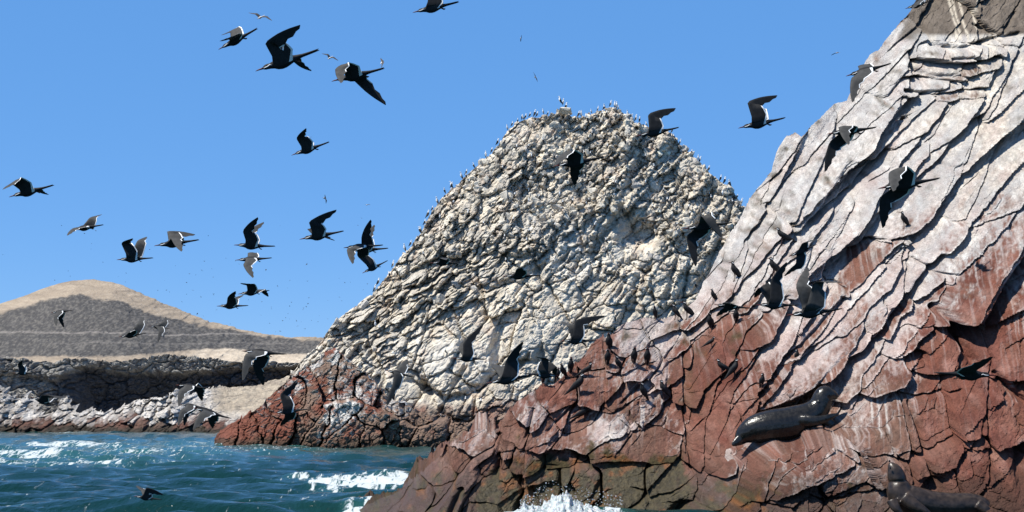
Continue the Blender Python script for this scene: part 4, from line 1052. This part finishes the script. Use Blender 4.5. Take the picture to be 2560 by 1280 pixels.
PBEAK = from_t("beak", [tube([(-.13,0,.895,.022,.018),(-.19,0,.885,.016,.012),(-.25,0,.868,.009,.007),(-.29,0,.85,.002,.002)], 6)], M_BEAK)
PPL = [from_t("white_plume", [tube([(-.125,s_*.040,.885,.006,.003),(-.09,s_*.062,.865,.014,.006),(-.05,s_*.070,.84,.016,.006),(-.02,s_*.072,.86,.008,.004)], 5)], M_WHITE) for s_ in (1, -1)]
PLEG = from_t("leg", [tube([(.03,0,.42,.022,.022),(.02,0,.2,.014,.014),(.0,0,.03,.013,.013),(-.03,0,-.02,.02,.02)], 6)], M_LEG)
PER = [  # px, feet py, height px, turn (0 left, 90 to the camera, 180 right), lean index, label
 (1640,797,30,70,0,"perched black tern, leftmost of the three on the top edge of the pinkish shelf"),
 (1690,797,34,10,0,"perched black tern facing left, beside a taller one at the top of the pinkish shelf"),
 (1714,795,40,20,1,"plump perched tern just right of a slimmer one at the top of the pinkish shelf"),
 (1782,758,30,30,0,"tern perched on the crest just above the gliding flat winged tern"),
 (1834,700,42,10,0,"tern standing alone on the smooth white slab left of the landing pair"),
 (1930,690,44,20,1,"tern standing on the white slab just left of the landing pair's wings"),
 (1955,608,40,0,2,"tern standing with its tail stretched left, highest of the perched birds on the left slabs"),
 (2257,568,36,25,0,"tern perched on the upper right slope beneath the broad winged tern"),
 (1838,810,38,80,0,"tern standing on the flat top corner of the dark red block"),
 (1773,828,42,60,0,"tern half hidden left of the dark red block"),
 (1519,880,44,80,0,"upper of two terns stacked one above the other on the left shelf"),
 (1517,916,40,100,0,"lower of two terns stacked one above the other on the left shelf"),
 (1543,926,34,40,0,"tern crouched just right of the stacked pair on the shelf"),
 (1588,913,42,90,0,"upright tern on the pale shelf edge, left one of a matching pair"),
 (1622,916,44,85,0,"upright tern on the pale shelf edge, right one of a matching pair"),
 (1355,960,40,95,0,"tern standing farthest left on the near red rocks, upright"),
 (1387,948,32,120,0,"tern on the left rocks, tucked beneath the tangled flying tern"),
 (1403,944,34,60,1,"hunched tern in the middle of the row on the left red rocks"),
 (1427,936,40,90,0,"tallest tern in the row on the left red rocks"),
 (1470,944,34,150,2,"grey backed tern crouching at the right end of the row on the left red rocks"),
 (1447,984,48,170,1,"tern on the slanted red slab with its wings half lifted"),
 (1606,1000,40,50,0,"tern above white dropping streaks, left one of two on the square block"),
 (1660,994,40,20,0,"tern above white dropping streaks, right one of two on the square block"),
 (1458,1046,36,180,2,"grey tern preening low on the ledge below the slanted red slab"),
 (1905,975,34,100,0,"tern perched at the slab foot directly above the sea lion's back"),
 (1806,940,40,10,2,"dark tern sitting in the red hollow, left one of a quarrelling pair"),
 (1836,945,44,190,0,"dark tern sitting in the red hollow, right one of a quarrelling pair"),
 (1778,866,26,200,2,"tern resting flat against the red face below the dark red block"),
 (1994,905,30,90,0,"tern tucked in the shadowed crack between two slanting slabs"),
]
for k, (px, py, hp, turn, li, lab) in enumerate(PER):
    p, n = front_pick(NM, px, py, 3.5)
    h = hp * p[1] / F * 1.15
    base = link("tern", PBODY[li], None, tuple(p + np.array([0, -.03, .0])))
    base.scale = (h * 1.25, h * 1.3, h * 1.08); base.rotation_euler = (0, 0, math.radians(turn) + .1 * math.sin(k * 5))
    tag(base, lab, "tern", "terns perched on the near rocks")
    for nm, me in (("wing", PWING[li][0]), ("wing", PWING[li][1]), ("beak", PBEAK), ("white_plume", PPL[0]), ("white_plume", PPL[1])):
        c = link(nm, me, base)
        if nm in ("beak", "white_plume"):
            l_ = (0, .35, .9)[li]; c.location = (-.08 * l_, 0, -.12 * .88 * l_)
    for s_ in (.05, -.05): link("leg", PLEG, base, (0, s_, 0))

# ================================================================== SEABIRDS ON THE MOUND
def colony_bird(kind):
    st = [(.34,.0,.02,.04,.01),(.24,0,.16,.07,.05),(.12,0,.32,.13,.12),(.03,0,.5,.15,.145),(-.02,0,.66,.115,.11),(-.03,0,.78,.06,.06),(-.04,0,.87,.07,.065),(-.07,0,.94,.05,.05),(-.12,0,.93,.03,.03),(-.24,0,.88,.008,.008)]
    v, f = tube(st, 8)
    me = bpy.data.meshes.new("seabird"); me.from_pydata([tuple(a) for a in v], [], f)
    cen = [np.mean([v[i] for i in q], 0) for q in f]
    if kind == 0: mi = [1 if (c[2] > .62 or c[0] < -.0 - .3 * (.4 - c[2]) * 0) else 0 for c in cen]
    elif kind == 1: mi = [1 if c[2] > .70 else 0 for c in cen]
    else: mi = [0 for c in cen]
    me.polygons.foreach_set("material_index", mi); me.materials.append(M_GULLW if kind else M_BLACK); me.materials.append(M_WHITE)
    return me
CB = [colony_bird(k) for k in range(3)]
rs = np.random.RandomState(31)
sky_px = [1399,1407,1369,1342,1337,1324,1306,1314,1281,1247,1214,1230,1445,1477,1510,1527,1537,1545,1570,1616,1680,1580,1150,1166,1112,1128,1070,1062,1745,1755,1793,1825,1835,1858,1362,1454,1490,1518,1552,1600,1645,1660,1706,1720,1770,1810,1846,1265,1195,1182,1138,1096,1088,1050,1040,1018,1002,985,948,915,1292,1300,1420,1560,1590]
cj = MM.nrow - 1
def zone(px):
    for lim, nm in ((1000, "lowest left edge"), (1100, "lower left flank"), (1200, "left flank"), (1300, "upper left shoulder"), (1390, "summit, left of the top boulder"), (1470, "summit, on the top boulder"), (1560, "summit knob"), (1640, "summit, right of the knob"), (1720, "upper right shoulder"), (1800, "right flank")):
        if px < lim: return nm
    return "lowest right edge"
for k, px in enumerate(sky_px):
    if k > 28: px += rs.normal() * 9
    j = int(np.argmin(np.abs(MM.PX[0] - px)))
    p = MM.P[cj, j].copy(); p[2] = MM.P[cj - 6:cj + 3, j, 2].max() + (.55 if abs(px - 1403) < 8 else .05)
    h = (.74 if k == 0 else .40 + .36 * rs.rand())
    o = link("seabird", CB[0 if rs.rand() < .75 else 1], None, tuple(p)); o.scale = (h,) * 3
    o.rotation_euler = (0, 0, rs.choice([0, math.pi, .6, 2.4, 1.5]) + rs.rand() * .5)
    tag(o, "tallest white breasted seabird standing on the boulder at the mound's summit" if k == 0 else "white headed seabird standing on the skyline at the mound's " + zone(px), "seabird", "seabirds along the skyline, " + zone(px))
wfb = lambda x, y: (.1 + sstep(700, 520, y)) * (x > 940) * (x < 1880)
pp, pn, pc, bx, by = sample_front(MM, 140, wfb, rs, MM.PX[..., None] * 0)
for k in range(len(pp)):
    o = link("seabird", CB[int(rs.choice([0, 1, 1, 2]))], None, tuple(pp[k] + np.array([0, -.35, .05]))); h = .42 + .24 * rs.rand(); o.scale = (h,) * 3
    o.rotation_euler = (0, 0, rs.rand() * 6.28)
    z_ = ("upper " if by[k] < 430 else "middle " if by[k] < 620 else "lower ") + ("left" if bx[k] < 1300 else "central" if bx[k] < 1560 else "right")
    tag(o, "small seabird standing among the rubble on the mound's %s face" % z_, "seabird", "seabirds nesting on the mound's %s face" % z_)

# ================================================================== FAR SPECKS OF BIRDS OVER THE HILL
def speck(a, b):
    v = [(-.5,0,a),(-.22,.03,.10 + a * .4),(-.22,-.05,.10 + a * .4),(0,.20,0),(0,-.22,0),(0,0,.04),(0,0,-.05),(.22,.03,.10 + b * .4),(.22,-.05,.10 + b * .4),(.5,0,b)]
    f = [(0,1,2),(1,5,2),(1,3,5),(2,5,4),(9,8,7),(7,8,5),(7,5,3),(8,4,5),(3,6,5),(4,5,6),(1,6,3),(2,4,6),(1,2,6),(7,3,6),(8,6,4),(7,6,8)]
    me = bpy.data.meshes.new("seabird"); me.from_pydata(v, [], f); me.materials.append(M_SPECK); return me
SPK = [speck(.12, .0), speck(-.1, -.15), speck(.25, .22), speck(.3, -.1)]
n = 0
while n < 95:
    px = rs.uniform(0, 960); py = 835 - abs(rs.normal(0, 1)) * 120
    if py < 560 and rs.rand() < .8: continue
    if py > interp(px, hill_top) - 6 or py > interp(px, mound_top) - 10 or py < 400: continue
    Yd = rs.uniform(330, 560)
    o = link("seabird", SPK[rs.randint(4)], None, tuple(at(px, py, Yd))); s_ = rs.uniform(.55, 1.0); o.scale = (s_,) * 3
    o.rotation_euler = (rs.uniform(-.5, .5), rs.uniform(-.7, .7), rs.uniform(0, 6.28)); n += 1
    z_ = "the far hill's left slope" if px < 190 else "the far hill's crest" if px < 330 else "the far hill's right slope" if px < 560 else "the far hill's low end" if px < 760 else "the mound's foot"
    z_ = ("high above " if py < 640 else "just above ") + z_
    tag(o, "distant speck of a seabird in the swarm " + z_, "seabird", "swarm of far seabirds " + z_)

# ================================================================== SURF BREAKING ON THE NEAR ROCKS
M_FOAM, t, b = material("white_foam", .7, .4)
b.inputs['Base Color'].default_value = (.80, .83, .83, 1); b.inputs['Subsurface Weight'].default_value = .2
nn_ = t.nodes.new('ShaderNodeTexNoise'); nn_.inputs['Scale'].default_value = 9; nn_.inputs['Detail'].default_value = 6
cr = t.nodes.new('ShaderNodeMapRange'); cr.inputs['From Min'].default_value = .35; cr.inputs['From Max'].default_value = .6; t.links.new(nn_.outputs['Fac'], cr.inputs['Value'])
g_ = t.nodes.new('ShaderNodeTexCoord'); t.links.new(g_.outputs['Object'], nn_.inputs['Vector'])
mc = t.nodes.new('ShaderNodeMixRGB'); mc.inputs['Color1'].default_value = (.16, .21, .22, 1); mc.inputs['Color2'].default_value = (.50, .53, .54, 1)
t.links.new(cr.outputs[0], mc.inputs['Fac']); t.links.new(mc.outputs[0], b.inputs['Base Color'])
bpn = t.nodes.new('ShaderNodeBump'); bpn.inputs['Strength'].default_value = .8; bpn.inputs['Distance'].default_value = .06; t.links.new(nn_.outputs['Fac'], bpn.inputs['Height']); t.links.new(bpn.outputs[0], b.inputs['Normal'])
xs2 = np.arange(1260, 1640, 2.0); rows = 60
t2 = np.linspace(0, 1, rows)[:, None]
topz = interp(xs2, [(1260,.0),(1300,.10),(1312,.26),(1322,.16),(1340,.20),(1352,.24),(1362,.40),(1378,.46),(1395,.42),(1420,.34),(1450,.30),(1480,.16),(1520,.12),(1550,.05),(1600,-.05),(1640,-.1)])[None]
topz = topz * (.85 + .4 * fbm(xs2 / 18, xs2 * 0, 705, 3))[None]
Yb = 31.0 + 2.1 * t2 + .12 * fbm(xs2[None] / 14 + 0 * t2, t2 * 8 + 0 * xs2[None], 706, 3)
prof = np.sin(np.clip(t2, 0, 1) * math.pi) ** .7
Zs = topz * prof * (1 + .5 * fbm(xs2[None] / 7 + 0 * t2, t2 * 12 + 0 * xs2[None], 707, 4)) - .04
P = np.stack([(xs2[None] - 1280) / F * Yb * 1.0, Yb, Zs], -1)
tag(link("surf_splash", mesh_np("surf_splash", P.reshape(-1, 3), gridfaces(*Zs.shape)[:, ::-1], None, [M_FOAM], smooth=True)), "white surf splashing up against the mossy foot of the near rocks", "surf", kind="stuff")
VV, TT = [], []; o_ = 0
for k in range(380):
    px = 1300 + 260 * rs.rand() ** 1.3; zt = float(interp(px, [(1300,.2),(1380,.62),(1450,.45),(1560,.25)])) * rs.rand() ** .8
    p = at(px, 1270, 31.6 + rs.rand() * .9); p[2] = zt + .05
    v, t_ = STN[rs.randint(12)]; s_ = .006 + .018 * rs.rand() ** 3
    VV.append(v * s_ + p); TT.append(t_ + o_); o_ += len(v)
tag(link("spray_drops", mesh_np("spray_drops", np.concatenate(VV), np.concatenate(TT), None, [M_FOAM])), "scattered droplets of spray above the surf at the near rocks", "spray", kind="stuff")
